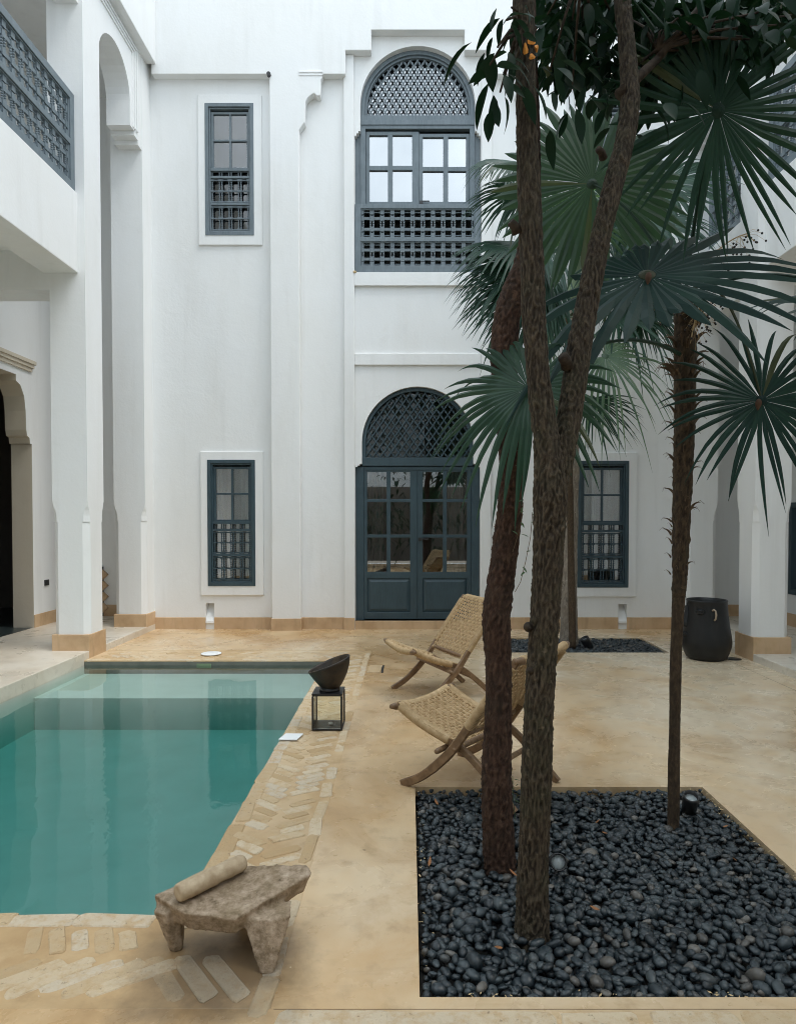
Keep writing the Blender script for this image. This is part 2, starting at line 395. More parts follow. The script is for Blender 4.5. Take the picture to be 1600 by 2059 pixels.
def pebm():
    m = NT('polished_black_pebble'); oi = m.n('ShaderNodeObjectInfo'); ge = m.n('ShaderNodeNewGeometry')
    ad = m.n('ShaderNodeMath'); ad.operation = 'ADD'; m.l(oi.outputs['Random'], ad.inputs[0]); m.l(ge.outputs['Random Per Island'], ad.inputs[1])
    fr = m.n('ShaderNodeMath'); fr.operation = 'FRACT'; m.l(ad.outputs[0], fr.inputs[0])
    c = m.ramp(fr.outputs[0], [(0, (.006, .011, .014)), (.35, (.013, .021, .026)), (.66, (.024, .035, .041)), (.84, (.042, .056, .062)), (.94, (.060, .056, .050)), (.985, (.13, .12, .105))])
    v = m.co('World'); c = m.mix(m.ramp(m.noise(v, 70, 6, .7), [(.5, 0.0), (.75, .5)]), c, (.075, .085, .09))
    m.set(c, m.ramp(m.noise(v, 30, 3), [(.3, .30), (.7, .50)]), .5); m.bump(m.noise(v, 260, 3), .12, .002); return m.m
M['pebble'] = pebm()
M['soil'] = simple('dark_soil', (.012, .012, .012), (.025, .024, .022), 20, .9, .2, .3)
M['white'] = simple('white_card', (.78, .80, .80), (.82, .83, .83), 4, .5, .4, 0)
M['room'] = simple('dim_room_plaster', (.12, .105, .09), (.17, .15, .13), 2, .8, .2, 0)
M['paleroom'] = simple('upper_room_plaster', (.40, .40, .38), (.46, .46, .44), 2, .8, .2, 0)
M['roomwood'] = simple('dark_furniture_wood', (.05, .03, .02), (.09, .055, .035), 8, .5, .4, 0)
M['darktile'] = simple('dark_green_tile', (.02, .03, .03), (.04, .05, .05), 10, .3, .5, .1)
M['curtain'] = simple('pale_linen_curtain', (.24, .24, .22), (.34, .33, .30), 4, .85, .2, .1)
M['lens'] = simple('frosted_lamp_lens', (.30, .34, .34), (.42, .46, .46), 9, .2, .5, 0)
M['joint'] = simple('dirty_floor_joint', (.10, .065, .035), (.20, .135, .075), 14, .9, .2, 0)
M['ground'] = simple('packed_earth', (.20, .16, .12), (.28, .23, .17), 2, .9, .2, .2)

# ------------------------------------------------------------------ ground, floor, pool
PX0, PX1, PY0, PY1 = -3.646, -0.932, 2.724, 7.647          # pool
GX0, GX1, GY0, GY1 = 0.036, 1.745, 2.246, 4.03            # near gravel bed
HX0, HX1, HY0, HY1 = 1.10, 3.10, 8.10, 9.10               # far gravel bed
XR, XL = 3.84, -3.65                                       # platform edges
YR, YO = 9.82, 9.69                                        # recessed / outer plane of the back wall
g = MB(); g.box(-80, 80, -80, 80, -1.3, -1.2); tag(g.build('ground', M['ground']), 'packed earth under the house', None, None, 'structure')
rect = lambda a, b, c, d: [(a, c), (b, c), (b, d), (a, d)]
SX1 = -0.45; SY0 = 2.19; SY1 = 8.25
fl = MB(); fl.prism([rect(XL-.02, XR+.02, -4, YR+.02), rect(XL-.012, SX1, SY0, SY1), rect(GX0, GX1, GY0, GY1), rect(HX0, HX1, HY0, HY1)], -.12, 0)
o = fl.build('courtyard_floor', M['floor']); tag(o, kind='structure'); FLOOR = o
jt = MB()
for a in ((SX1+.01, XR, 2.188, 2.192), ): jt.box(a[0], a[1], a[2], a[3]-.002, -.01, .0008)
o = jt.build('floor_joint', M['joint'], FLOOR)
jt = MB()
for p, q in (((XR-.26, 2.2), (XR-.25, 9.4)), ((-2.62, 8.36), (-2.05, 9.25)), ((-.86, 9.2), (-.42, 9.21)), ((.0, 9.19), (.25, 9.19)), ((-3.6, 9.42), (-2.9, 9.43))):
    p, q = Vector((*p, .0005)), Vector((*q, .0005)); d = (q-p).normalized(); s = Vector((-d.y, d.x, 0))*.003
    jt.add([p-s, p+s, q+s, q-s], [(0,1,2,3)])
tag(jt.build('floor_crack', M['joint'], FLOOR), kind='stuff')

# pool shell: pale plaster walls, shallow bench at the far end
ps = MB(); zb, zf = -.15, -.46; e = .001
yb_ = 6.60
ps.add([(PX0,PY0,-.06),(PX1+.004,PY0,-.06),(PX1+.004,PY1,-.06),(PX0,PY1,-.06),(PX0,PY0,zf),(PX1+.004,PY0,zf),(PX1+.004,yb_,zf),(PX0,yb_,zf),
        (PX0,yb_,zb),(PX1+.004,yb_,zb),(PX1+.004,PY1,zb),(PX0,PY1,zb)],
       [(4,5,6,7),(8,9,10,11),(7,6,9,8),(0,1,5,4),(3,11,10,2),(0,4,7,8,11,3),(1,2,10,9,6,5)])
tag(ps.build('pool_basin', M['poolplaster'], recalc=False), kind='structure')
sk = MB(); a_ = at(400, 1339, PY1); sk.box(a_.x-.02, a_.x+.14, PY1-.012, PY1+.0, -.085, -.035)
wb = MB(); wb.box(PX0, PX1, PY1-.005, PY1-.0005, -.149, -.014); tag(wb.build('waterline_band', M['slate']), kind='structure')
wt = MB(); wt.box(PX0-.02, PX1+.02, PY0-.02, PY1+.02, -.60, -.052)
tag(wt.build('pool_water', M['water']), kind='structure')

# pool surround: sandy mortar bed with worn bricks laid in a herringbone
su = MB(); xe_ = XL-.012; su.prism([[(xe_,SY0),(SX1,SY0),(SX1,SY1),(xe_,SY1),(xe_,PY1),(PX1,PY1),(PX1,PY0),(xe_,PY0)]], -.10, -.002)
SUR = su.build('pool_surround', M['mortar'], bevel=.006); tag(SUR, kind='structure')
def brick_mesh(seed, l, wd, h=.03):
    r = random.Random(seed); n = 9; me = MB(); top = []; lo = []
    pts = []
    for (sx, sy) in ((-1,-1),(1,-1),(1,1),(-1,1)):
        cxx, cyy = sx*l/2, sy*wd/2; rr = r.uniform(.010, .024)
        for k in range(3):
            a = math.atan2(sy, sx) + (k-1)*.62
            ccx, ccy = cxx - sx*rr, cyy - sy*rr
            pts.append((ccx + rr*1.25*math.cos(a) + r.uniform(-.006,.006), ccy + rr*1.25*math.sin(a) + r.uniform(-.005,.005)))
    N = len(pts)
    vs = [(x, y, -h) for x, y in pts] + [(x, y, -.004) for x, y in pts] + [(x*.95, y*.88, r.uniform(-.0022,.0018)) for x, y in pts]
    fs = [tuple(range(2*N, 3*N))]
    for a in (0, N):
        for i in range(N): j = (i+1) % N; fs.append((a+i, a+j, a+N+j, a+N+i))
    me.add(vs, fs); return me.mesh('brick', M['brick'], False)
BR = [brick_mesh(i, random.uniform(.12, .21), random.uniform(.048, .066)) for i in range(12)]
BRL = [brick_mesh(50+i, random.uniform(.27, .31), random.uniform(.052, .062)) for i in range(4)]
BRS = [brick_mesh(100+i, random.uniform(.20, .34), random.uniform(.072, .080)) for i in range(6)]
BRB = [brick_mesh(150+i, random.uniform(.18, .28), random.uniform(.05, .06)) for i in range(6)]
nb = [0]
def lay(meshes, x, y, ang, z=None):
    o = link('brick', random.choice(meshes), SUR); nb[0] += 1
    o.location = (x, y, random.choice((.002, .0008, .0035, .0002, .0015, -.0006)) if z is None else z)
    o.rotation_euler = (random.uniform(-.012,.012), random.uniform(-.012,.012), ang + random.uniform(-.07,.07))
y = SY0 + .62
while y < PY1 + .05:                       # right strip, two slanted columns
    if random.random() < .97: lay(BR, -.79 + random.uniform(-.01,.01), y, R(-38))
    if random.random() < .97: lay(BR, -.605 + random.uniform(-.01,.01), y + .03, R(33))
    y += random.uniform(.074, .086)
x = -3.5
while x < -1.0:                            # near strip
    if random.random() < .98: lay(BR, x, 2.555, R(-64) if x > -2.6 else R(-64))
    x += random.uniform(.084, .100)
x = -3.5
while x < -.62:
    if random.random() < .93: lay(BRL, x, 2.345, R(38) if x < -.95 else R(-50))
    x += random.uniform(.092, .108)
x = -3.5
while x < -.55:                            # far strip
    if random.random() < .8: lay(BR, x, 7.87, R(-45))
    if random.random() < .8: lay(BR, x+.03, 8.07, R(45))
    x += random.uniform(.10, .12)
y = SY0 + .6
while y < PY1:                             # border stones along the water and outer border
    l = random.uniform(.24, .33); lay(BRS, PX1 + .044, y, R(90), .003); y += l
y = SY0 + .06
while y < SY1 - .1:
    if random.random() < .9: lay(BRB, SX1 - .034, y, R(90))
    y += random.uniform(.21, .29)
x = PX0 + .15
while x < PX1 - .05:
    lay(BRS, x, PY0 - .044, 0, .003); lay(BRS, x, PY1 + .044, 0, .003); x += random.uniform(.25, .33)

x = -.40
while x < 2.1:                             # pale paving stones beyond the near joint
    l = random.uniform(.24, .36); o = link('paving_stone', random.choice(BRS), FLOOR); o.location = (x + l/2, 2.125, .003); o.scale = (1.15, 1.35, 1); o.rotation_euler = (0, 0, random.uniform(-.02,.02)); x += l
# platforms
pf = MB(); pf.box(-9.5, XL, -4, 12.5, -.7, .085); tag(pf.build('gallery_floor', M['platform'], bevel=.008), kind='structure')
pf = MB(); pf.box(XR, 9.5, -4, 12.5, -.7, .0845); tag(pf.build('gallery_floor', M['platform'], bevel=.008), kind='structure')

# ------------------------------------------------------------------ lattice / joinery generators  (local: x across, y up, d outwards)
def spindle(mb, x, y0, y1, d, r, vertical=True, beads=4, n=6):
    L = y1 - y0; prof = []
    for b in range(beads):
        t0 = y0 + L*b/beads; h = L/beads
        for q, rr in ((0, .45), (.22, .85), (.5, 1.0), (.78, .85)): prof.append((r*rr, t0 + h*q))
    prof.append((r*.45, y1))
    if vertical: mb.lathe([(a, t) for a, t in prof], (x, 0, d), (0, 1, 0), n)
    else: mb.lathe([(a, t) for a, t in prof], (0, x, d), (1, 0, 0), n)
def lattice(mb, x0, x1, y0, y1, pitch, d=0.0):
    """turned-wood screen: rows of cubes joined by beads, tall openings in the middle"""
    n = max(1, round((x1-x0)/pitch)); p = (x1-x0)/n; H = y1-y0; s = .20*p
    zs = [y0 + H*.075, y0 + H*.30, y0 + H*.70, y0 + H*.925]
    for i in range(n+1):
        xc = x0 + i*p
        for r_, zc in enumerate(zs):
            hh = .26*p if r_ in (1, 2) else .24*p
            a, b = max(x0, xc-s), min(x1, xc+s)
            if b - a > .01: mb.box(a, b, zc-hh*.9, zc+hh*.9, d-.02, d+.02)
        for q in (-.72, .72):
            xx = xc + q*s
            if x0 < xx < x1:
                spindle(mb, xx, zs[1]+.2*p, zs[2]-.2*p, d+.006, .105*p, True, 4, 8)
                spindle(mb, xx, zs[0]+.2*p, zs[1]-.2*p, d, .085*p, True, 1)
                spindle(mb, xx, zs[2]+.2*p, zs[3]-.2*p, d, .085*p, True, 1)
        if i < n:
            for zc in zs[1:3]: mb.box(xc+s, xc+p-s, zc-.13*p, zc+.13*p, d-.012, d+.012)
            for zc in (zs[0], zs[3]): spindle(mb, zc, xc+s, xc+p-s, d, .07*p, False, 3)
def grille(mb, arc, x0, x1, y0, pw, ph, wd, d, xc):
    """lozenge grille with small lobes under an arch; arc(x)=top"""
    inside = lambda x, y: y0 <= y <= arc(x) and x0 <= x <= x1
    sl = ph/pw; du = Vector((1, sl, 0)).normalized(); k0 = int((x1-x0)/pw)*2 + 12
    for sg in (1, -1):
        dd = Vector((sg, sl, 0)).normalized(); nn = Vector((-dd.y, dd.x, 0))
        for k in range(-k0, k0):
            xs = xc + k*pw; run = None
            t = 0; step = .01; T = 2.2
            while t < T:
                p = Vector((xs, y0, 0)) + dd*t; ok = inside(p.x, p.y)
                if ok and run is None: run = t
                if (not ok) and run is not None:
                    a = Vector((xs, y0, 0)) + dd*run; b = Vector((xs, y0, 0)) + dd*t; h = wd/2
                    dz = .004*sg
                    vs = [(*(a+nn*h).xy, d-.008+dz), (*(a-nn*h).xy, d-.008+dz), (*(b-nn*h).xy, d-.008+dz), (*(b+nn*h).xy, d-.008+dz),
                          (*(a+nn*h).xy, d+.008+dz), (*(a-nn*h).xy, d+.008+dz), (*(b-nn*h).xy, d+.008+dz), (*(b+nn*h).xy, d+.008+dz)]
                    mb.add(vs, [(0,1,2,3),(7,6,5,4),(0,4,5,1),(1,5,6,2),(2,6,7,3),(3,7,4,0)]); run = None
                t += step
            L = math.hypot(pw, ph)/2
            t = L/2
            while t < T:
                p = Vector((xs, y0, 0)) + dd*t
                if inside(p.x, p.y): mb.lathe([(wd*.95, -.007), (wd*.95, .007)], (p.x, p.y, d), (0, 0, 1), 6)
                t += L
def curtain(name, x0, x1, y0, y1, d, xf, parent, amp=.022, waves=5):
    n = waves*6; vs = []; fs = []
    for i in range(n+1):
        x = x0 + (x1-x0)*i/n; dd = d + amp*math.sin(i/6*2*math.pi) + .01*math.sin(i*.7)
        for y in (y0, y1): vs.append((x, y, dd))
    for i in range(n): fs.append((2*i, 2*i+2, 2*i+3, 2*i+1))
    mb = MB(xf); mb.add(vs, fs); return mb.build(name, M['curtain'], parent, True, recalc=False)

def small_window(parent, x0, x1, z0, z1, Yp, wood, label, xf=None):
    """window: 2x2 panes above, turned-wood screen below; face plane at Yp"""
    xf = xf or (lambda x, y, d: (x, Yp - d, y))
    W, H = x1-x0, z1-z0; b = .052; zm = z0 + H*.505
    fr = MB(xf)
    fr.prism([rect(x0, x1, z0, z1), rect(x0+b, x1-b, z0+b, z1-b)], -.10, .012)
    fr.prism([rect(x0+b, x1-b, z0+b, z1-b), rect(x0+b+.022, x1-b-.022, z0+b+.022, z1-b-.022)], -.09, -.012)
    win = fr.build('window', wood, parent, bevel=.005)
    tag(win, label)
    i0, i1, j0, j1 = x0+b+.022, x1-b-.022, z0+b+.022, z1-b-.022
    sash = MB(xf); xm = (i0+i1)/2; st = .034; s1 = j1 - .02; s0 = zm + .02; zc = (s0+s1)/2
    sash.prism([rect(i0, i1, s0, s1), rect(i0+st, xm-.014, s0+st*.6, zc-.013), rect(xm+.014, i1-st, s0+st*.6, zc-.013),
                rect(i0+st, xm-.014, zc+.013, s1-st), rect(xm+.014, i1-st, zc+.013, s1-st)], -.085, -.045)
    sash.build('sash', wood, win, bevel=.003)
    for (a, c) in ((i0+st, xm-.014), (xm+.014, i1-st)):
        for (e, f) in ((s0+st*.6, zc-.013), (zc+.013, s1-st)):
            pn = MB(xf); pn.box(a-.004, c+.004, e-.004, f+.004, -.072, -.068); pn.build('pane', M['upglass'] if z0 > 3 else M['glass'], win)
    pn = MB(xf); pn.box(i0, i1, j0, s0, -.094, -.088); pn.build('pane', M['glass'], win)
    rl = MB(xf); ra = zm - .10; hh = (ra - j0)/2
    for ya, yb_r, dd in ((zm-.022, zm+.02, -.012), (ra-.025, ra+.008, -.014), (j0+hh-.02, j0+hh+.012, -.014)):
        rl = MB(xf); rl.box(i0, i1, ya, yb_r, -.07, dd); rl.build('rail', wood, win, bevel=.003)
    sp = MB(xf); n = 4; p = (i1-i0)/n
    def row(ya, yb):
        for i in range(n+1):
            for q in (-.13, .13):
                xx = i0 + i*p + q*p
                if i0 < xx < i1: spindle(sp, xx, ya, yb, -.04, .085*p, True, 4)
    def blocks(y):
        for i in range(n+1):
            a, c = max(i0, i0+i*p-.26*p), min(i1, i0+i*p+.26*p); sp.box(a, c, y-.013, y+.013, -.055, -.025)
        sp.box(i0, i1, y-.007, y+.007, -.048, -.032)
    row(ra+.008, zm-.022)
    for (a, c) in ((j0+hh+.012, ra-.025), (j0, j0+hh-.02)):
        m_ = (a+c)/2; blocks(a+.02); blocks(m_); blocks(c-.02); row(a+.033, m_-.013); row(m_+.013, c-.033)
    tag(sp.build('spindle_screen', wood, win), kind='stuff')
    if z0 > 3: return win
    curtain('curtain', i0-.05, i0+(i1-i0)*.42, z0-.02, z1-.02, -.22, xf, win, .02, 4)
    curtain('curtain', i0+(i1-i0)*.66, i1+.06, z0-.02, z1-.02, -.22, xf, win, .02, 3)
    return win

# ------------------------------------------------------------------ back wall
bx = lambda x, y, d: (x, d, y)                     # prism local -> world with third axis = world Y
BW = thing('back_facade', (.13, YR, 0), 'white plastered courtyard facade with blue arched door and arched balcony window', 'building')
AX = .125
def pz(px, py, Y=YR): q = at(px, py, Y); return (q.x, q.z)
def arch_open(half_lo, half_hi, z0, zc0, zc1, ztop, n=28, steps=3):
    zs = ztop - half_hi; P = [(AX-half_lo, z0), (AX+half_lo, z0), (AX+half_lo, zc0)]
    for k in range(1, steps+1):
        xx = half_lo + (half_hi-half_lo)*k/steps; za = zc0 + (zc1-zc0)*k/steps
        P += [(AX+xx, zc0 + (zc1-zc0)*(k-1)/steps + .002), (AX+xx, za)]
    for i in range(n+1):
        a = math.pi*i/n; P.append((AX + half_hi*math.cos(a), zs + half_hi*math.sin(a)))
    for k in range(steps, 0, -1):
        xx = half_lo + (half_hi-half_lo)*k/steps; za = zc0 + (zc1-zc0)*k/steps
        P += [(AX-xx, za), (AX-xx, zc0 + (zc1-zc0)*(k-1)/steps + .002)]
    P += [(AX-half_lo, zc0)]
    return P
door_open = arch_open(.895, .80, .122, 2.335, 2.40, 3.486)
up_open = arch_open(.895, .815, 5.10, 7.03, 7.13, 8.286)
WIN = [(-2.885, -2.196, 5.616, 7.467), (2.44, 3.13, 5.616, 7.467), (-2.883, -2.200, .626, 2.435), (2.412, 3.146, .604, 2.421)]
holes = [rect(a+.02, b-.02, c+.02, d-.02) for a, b, c, d in WIN]
niche = [rect(-2.926, -2.806, .12, .374), rect(3.015, 3.135, .12, .36)]
f = MB(bx); f.prism([rect(-3.67, 4.05, -.1, 10.7), door_open, up_open] + holes + niche, YR, YR+.26)
f.build('wall', M['plaster'], BW)
# outer plane: wall above, pilasters, stepped soffits and hanging brackets
def oz(px, py): return pz(px, py, YO)
zt = oz(400, 148)[1]; zs1 = oz(720, 101)[1]; zs2 = oz(840, 60)[1]
xa = oz(541, 0)[0]; xb = oz(600, 0)[0]; xc_ = oz(694, 0)[0]; xd = oz(746, 0)[0]
mir = lambda x: 2*AX - x
br = [oz(*q) for q in ((601,262),(607,252),(613,246),(613,226),(614,206),(618,197),(626,190),(632,187),(636,192),(644,192),(645,182),(645,160),(648,157),(648,148))]
P = [(-3.60, zt), (xa, zt), (xa, -.05), (xb, -.05)] + br + [(xc_, zt), (xc_, zs1), (xd, zs1), (xd, zs2), (mir(xd), zs2), (mir(xd), zs1), (mir(xc_), zs1), (mir(xc_), zt)]
P += [(mir(x), z) for x, z in reversed(br)] + [(mir(xb), -.05), (mir(xa), -.05), (mir(xa), zt), (3.95, zt), (3.95, 10.7), (-3.60, 10.7)]
f = MB(bx); f.prism([P], YO, YR-.001); f.build('upper_wall', M['plaster'], BW, bevel=.01)
f = MB(bx)
for xx in (xb, mir(xb)-.34):                     # small moulding on the bracket heads
    for zz_, o_ in ((zt+.01, .012), (zt-.03, .008)):
        f = MB(bx); f.box(xx+.004, xx+.336, zz_, zz_+.025, YO-o_, YO+.002); f.build('moulding', M['plaster'], BW, bevel=.004)
# flat strips beside the door bay, sill band, door surround, window surrounds
for a, b in ((-.925, -.775), (mir(-.775), mir(-.925))):
    f = MB(bx); f.box(a, b, -.05, zs1-.001, YR-.05, YR+.001); f.build('flat_strip', M['plaster'], BW, bevel=.012)
f = MB(bx); f.box(-.773, mir(-.773), 4.905, 5.095, YR-.045, YR+.001); f.build('sill_band', M['plaster'], BW, bevel=.006)
f = MB(bx); f.box(-.773, mir(-.773), 3.785, 3.95, YR-.035, YR+.001); f.build('string_course', M['plaster'], BW, bevel=.006)
for (a, b, c, d) in WIN:
    f = MB(bx); f.prism([rect(a-.10, b+.115, c-.135, d+.12), rect(a+.012, b-.012, c+.012, d-.012)], YR-.032, YR+.001)
    f.build('window_surround', M['plaster'], BW, bevel=.008)
labs = ['upper left grey blue window with four panes over a turned screen', 'upper right window behind the palm leaves', 'lower left dark blue window over the pool', 'lower right dark blue window behind the tree trunks']
for k, ((a, b, c, d), lb) in enumerate(zip(WIN, labs)):
    small_window(BW, a, b, c, d, YR-.030, M['greywood'] if k < 2 else M['bluewood'], lb)
# tan plinth along the foot of the wall, cut round the door
f = MB(bx)
for a, b, y0, y1 in ((-3.66, xa, YR-.012, YR+.001), (xa-.012, xb+.012, YO-.012, YR+.0005), (xb, -.93, YR-.012, YR+.001), (-.935, -.777, YR-.062, YR+.001),
                     (-.777, mir(-.777), YR-.030, YR+.2), (mir(-.777), mir(-.935), YR-.062, YR+.001), (mir(-.93), mir(xb), YR-.012, YR+.001),
                     (mir(xb)-.012, mir(xa)+.012, YO-.012, YR+.0005), (mir(xa), 4.0, YR-.012, YR+.001)):
    top = .122 if y1 > YR+.1 else .172
    if a < -2.9 and b > -2.9:
        f.box(a, -2.926, -.02, top, y0, y1); f.box(-2.806, b, -.02, top, y0, y1)
    elif a < 3.0 and b > 3.2:
        f.box(a, 3.015, -.02, top, y0, y1); f.box(3.135, b, -.02, top, y0, y1)
    else: f.box(a, b, -.02, top, y0, y1)
f.build('plinth', M['tan'], BW, bevel=.006)
# drain niches with sloping white chutes
for (a, b, zt_) in ((-2.926, -2.806, .374), (3.015, 3.135, .36)):
    f = MB(); f.add([(a,YR+.16,.372),(b,YR+.16,.372),(b,YR-.02,.12),(a,YR-.02,.12),(a,YR-.025,.085),(b,YR-.025,.085),(b,YR+.18,.085),(a,YR+.18,.085)],
                    [(0,1,2,3),(3,2,5,4),(4,5,6,7),(0,3,4,7),(1,6,5,2)])
    f.build('drain_chute', M['plaster'], BW, bevel=.008)

# arched balcony window
xfb = lambda x, y, d: (x, YR - d, y)
def arc_fn(half, ztop): return lambda x: (ztop - half) + math.sqrt(max(0, half*half - (x-AX)**2))
fr = MB(xfb)
ztr0, ztr1 = 7.17, 7.36                                     # transom
hh = .815
def ring(half, zspring, zbase, n=28):
    return [(AX-half, zbase), (AX+half, zbase)] + [(AX + half*math.cos(math.pi*i/n), zspring + half*math.sin(math.pi*i/n)) for i in range(n+1)]
zsp = 8.286 - .815
fr.prism([ring(.813, zsp, ztr1-.005), ring(.755, zsp, ztr1)], -.16, -.085)
fr.prism([ring(.757, zsp, ztr1-.004), ring(.725, zsp, ztr1)], -.17, -.115)
fr.box(AX-.815, AX+.815, ztr0, ztr1, -.165, -.075); fr.box(AX-.815, AX+.815, ztr0+.05, ztr1-.07, -.085, -.062)
fr.box(AX-.893, AX-.765, 6.03, ztr0, -.17, -.085); fr.box(AX+.765, AX+.893, 6.03, ztr0, -.17, -.085)
fr.box(AX-.815, AX-.745, 6.03, ztr0, -.11, -.060); fr.box(AX+.745, AX+.815, 6.03, ztr0, -.11, -.060)
UPW = fr.build('balcony_window', M['greywood'], BW, bevel=.005)
tag(UPW, 'arched upper window with grey blue frame, reflective panes and carved balcony front')
gr = MB(xfb); grille(gr, arc_fn(.735, 8.286-.08), AX-.735, AX+.735, ztr1, .1035, .163, .019, -.15, AX); tag(gr.build('lozenge_grille', M['greywood'], UPW), kind='stuff')
pn = MB(xfb); pn.prism([ring(.75, zsp, ztr1)], -.215, -.210); pn.build('fanlight_pane', M['mirror_glass'], UPW)
for sgn, op in ((-1, 0), (1, .0)):
    x0, x1 = (AX-.745, AX+.02) if sgn < 0 else (AX+.02, AX+.745)
    y0, y1 = 6.075, 7.145 - (.03 if sgn > 0 else 0)
    lf = MB(xfb); ins = .055; xm = (x0+x1)/2 + (-.03 if sgn < 0 else .02); zc = (y0+y1)/2 + .02
    cells = []
    for (a, b) in ((x0+ins, xm-.035), (xm+.035, x1-(.10 if sgn < 0 else .05))):
        for (c, d) in ((y0+.075, zc-.032), (zc+.032, y1-.05)): cells.append((a, b, c, d))
    lf.prism([rect(x0, x1, y0, y1)] + [rect(*q) for q in cells], -.15, -.10)
    leaf = lf.build('casement', M['greywood'], UPW, bevel=.006)
    for (a, b, c, d) in cells:
        q = MB(xfb); q.box(a-.004, b+.004, c-.004, d+.004, -.135, -.130); q.build('pane', M['mirror_glass'], UPW)
q = MB(xfb); q.box(AX+.03, AX+.075, 6.10, 6.15, -.10, -.06); q.box(AX+.06, AX+.17, 6.135, 6.15, -.075, -.06); q.build('handle', M['black'], UPW, bevel=.004)
bal = MB(xfb); zb0, zb1 = 5.10, 6.06; zmid = (zb0+zb1)/2 - .02
b0, b1 = AX-.893, AX+.893
bal.prism([rect(b0, b1, zb0, zb1), rect(b0+.085, b1-.085, zb0+.085, zmid-.028), rect(b0+.085, b1-.085, zmid+.028, zb1-.065)], -.06, .03)
bal.prism([rect(b0+.085, b1-.085, zb0+.085, zmid-.028), rect(b0+.098, b1-.098, zb0+.098, zmid-.041)], -.05, .022)
bal.prism([rect(b0+.085, b1-.085, zmid+.028, zb1-.065), rect(b0+.098, b1-.098, zmid+.041, zb1-.078)], -.05, .022)
bal.build('balcony_front', M['greywood'], UPW, bevel=.005)
lt = MB(xfb); lattice(lt, b0+.098, b1-.098, zb0+.098, zmid-.041, .140, -.012); lattice(lt, b0+.098, b1-.098, zmid+.041, zb1-.078, .140, -.012)
tag(lt.build('spindle_screen', M['greywood'], UPW), kind='stuff')
q = MB(); ph_ = at(713, 547, YR-.04); q.lathe([(.004,-.03),(.02,-.015),(.022,0),(.015,.02),(.004,.03)], ph_, (1,0,0), 8)
q.build('rope_knot', M['straw'], BW, True)
q = MB(); ph_ = at(541, 151, YO); q.lathe([(.028,-.04),(.03,.01),(.01,.015)], ph_, (0,1,0), 10); q.build('wall_camera', M['black'], BW)  # small round black camera on the wall
q = MB(); ph_ = at(1028, 412, YR); q.tube([ph_, ph_+Vector((0,-.05,.0)), ph_+Vector((0,-.06,-.04))], .008, 6); q.build('wall_hook', M['straw'], BW)

# arched double door
fd = MB(xfb); t0, t1 = 2.325, 2.475
zsp2 = 3.486 - .80
fd.prism([ring(.798, zsp2, t1-.004), ring(.745, zsp2, t1)], -.13, -.055)
fd.box(AX-.80, AX+.80, t0+.03, t1, -.13, -.045); fd.box(AX-.893, AX+.893, t0-.03, t0+.02, -.13, -.062)
fd.box(AX-.893, AX-.775, .124, t0+.02, -.13, -.055); fd.box(AX+.775, AX+.893, .124, t0+.02, -.13, -.055)
DOOR = fd.build('double_door', M['bluewood'], BW, bevel=.005)
tag(DOOR, 'dark blue arched double door with twelve panes and two solid lower panels')
gr = MB(xfb); grille(gr, arc_fn(.75, 3.486-.05), AX-.75, AX+.75, t1, .109, .155, .017, -.10, AX); tag(gr.build('lozenge_grille', M['bluewood'], DOOR), kind='stuff')
pn = MB(xfb); pn.prism([ring(.75, zsp2, t1)], -.165, -.160); pn.build('fanlight_pane', M['fanglass'], DOOR)
for sgn in (-1, 1):
    x0, x1 = (AX-.775, AX-.004) if sgn < 0 else (AX+.0, AX+.775)
    y0, y1 = .135, t0-.03; lf = MB(xfb)
    si, so = (.06, .09); lx0, lx1 = (x0+.045, x1-.105) if sgn < 0 else (x0+.075, x1-.060)
    xm = (lx0+lx1)/2; cells = []; zz = [.82, 1.34, 1.855, 2.27]
    for k in range(3):
        for (a, b) in ((lx0, xm-.028), (xm+.028, lx1)): cells.append((a, b, zz[k] if k == 0 else zz[k]+.022, zz[k+1]-.022 if k < 2 else zz[k+1]))
    pnl = (lx0, lx1, .235, .725)
    lf.prism([rect(x0, x1, y0, y1), rect(*pnl)] + [rect(*q) for q in cells], -.115, -.07)
    lf.build('door_leaf', M['bluewood'], DOOR, bevel=.004)
    q = MB(xfb); a, b, c, d = pnl
    q.add([(a,c,-.095),(b,c,-.095),(b,d,-.095),(a,d,-.095),(a+.05,c+.05,-.074),(b-.05,c+.05,-.074),(b-.05,d-.05,-.074),(a+.05,d-.05,-.074)],
          [(4,5,6,7),(0,1,5,4),(1,2,6,5),(2,3,7,6),(3,0,4,7)])
    q.build('door_panel', M['bluewood'], DOOR, bevel=.002)
    for (a, b, c, d) in cells:
        q = MB(xfb); q.box(a-.004, b+.004, c-.004, d+.004, -.095, -.091); q.build('pane', M['glass'], DOOR)
q = MB(xfb); q.box(AX+.012, AX+.06, 1.27, 1.32, -.07, -.055); q.box(AX+.03, AX+.05, 1.285, 1.305, -.06, -.02); q.box(AX+.03, AX+.155, 1.287, 1.303, -.03, -.015)
q.build('handle', M['black'], DOOR, bevel=.003)
curtain('curtain', AX-.80, AX-.50, .15, 2.3, -.30, xfb, DOOR, .022, 5); curtain('curtain', AX+.44, AX+.85, .15, 2.3, -.30, xfb, DOOR, .025, 6)

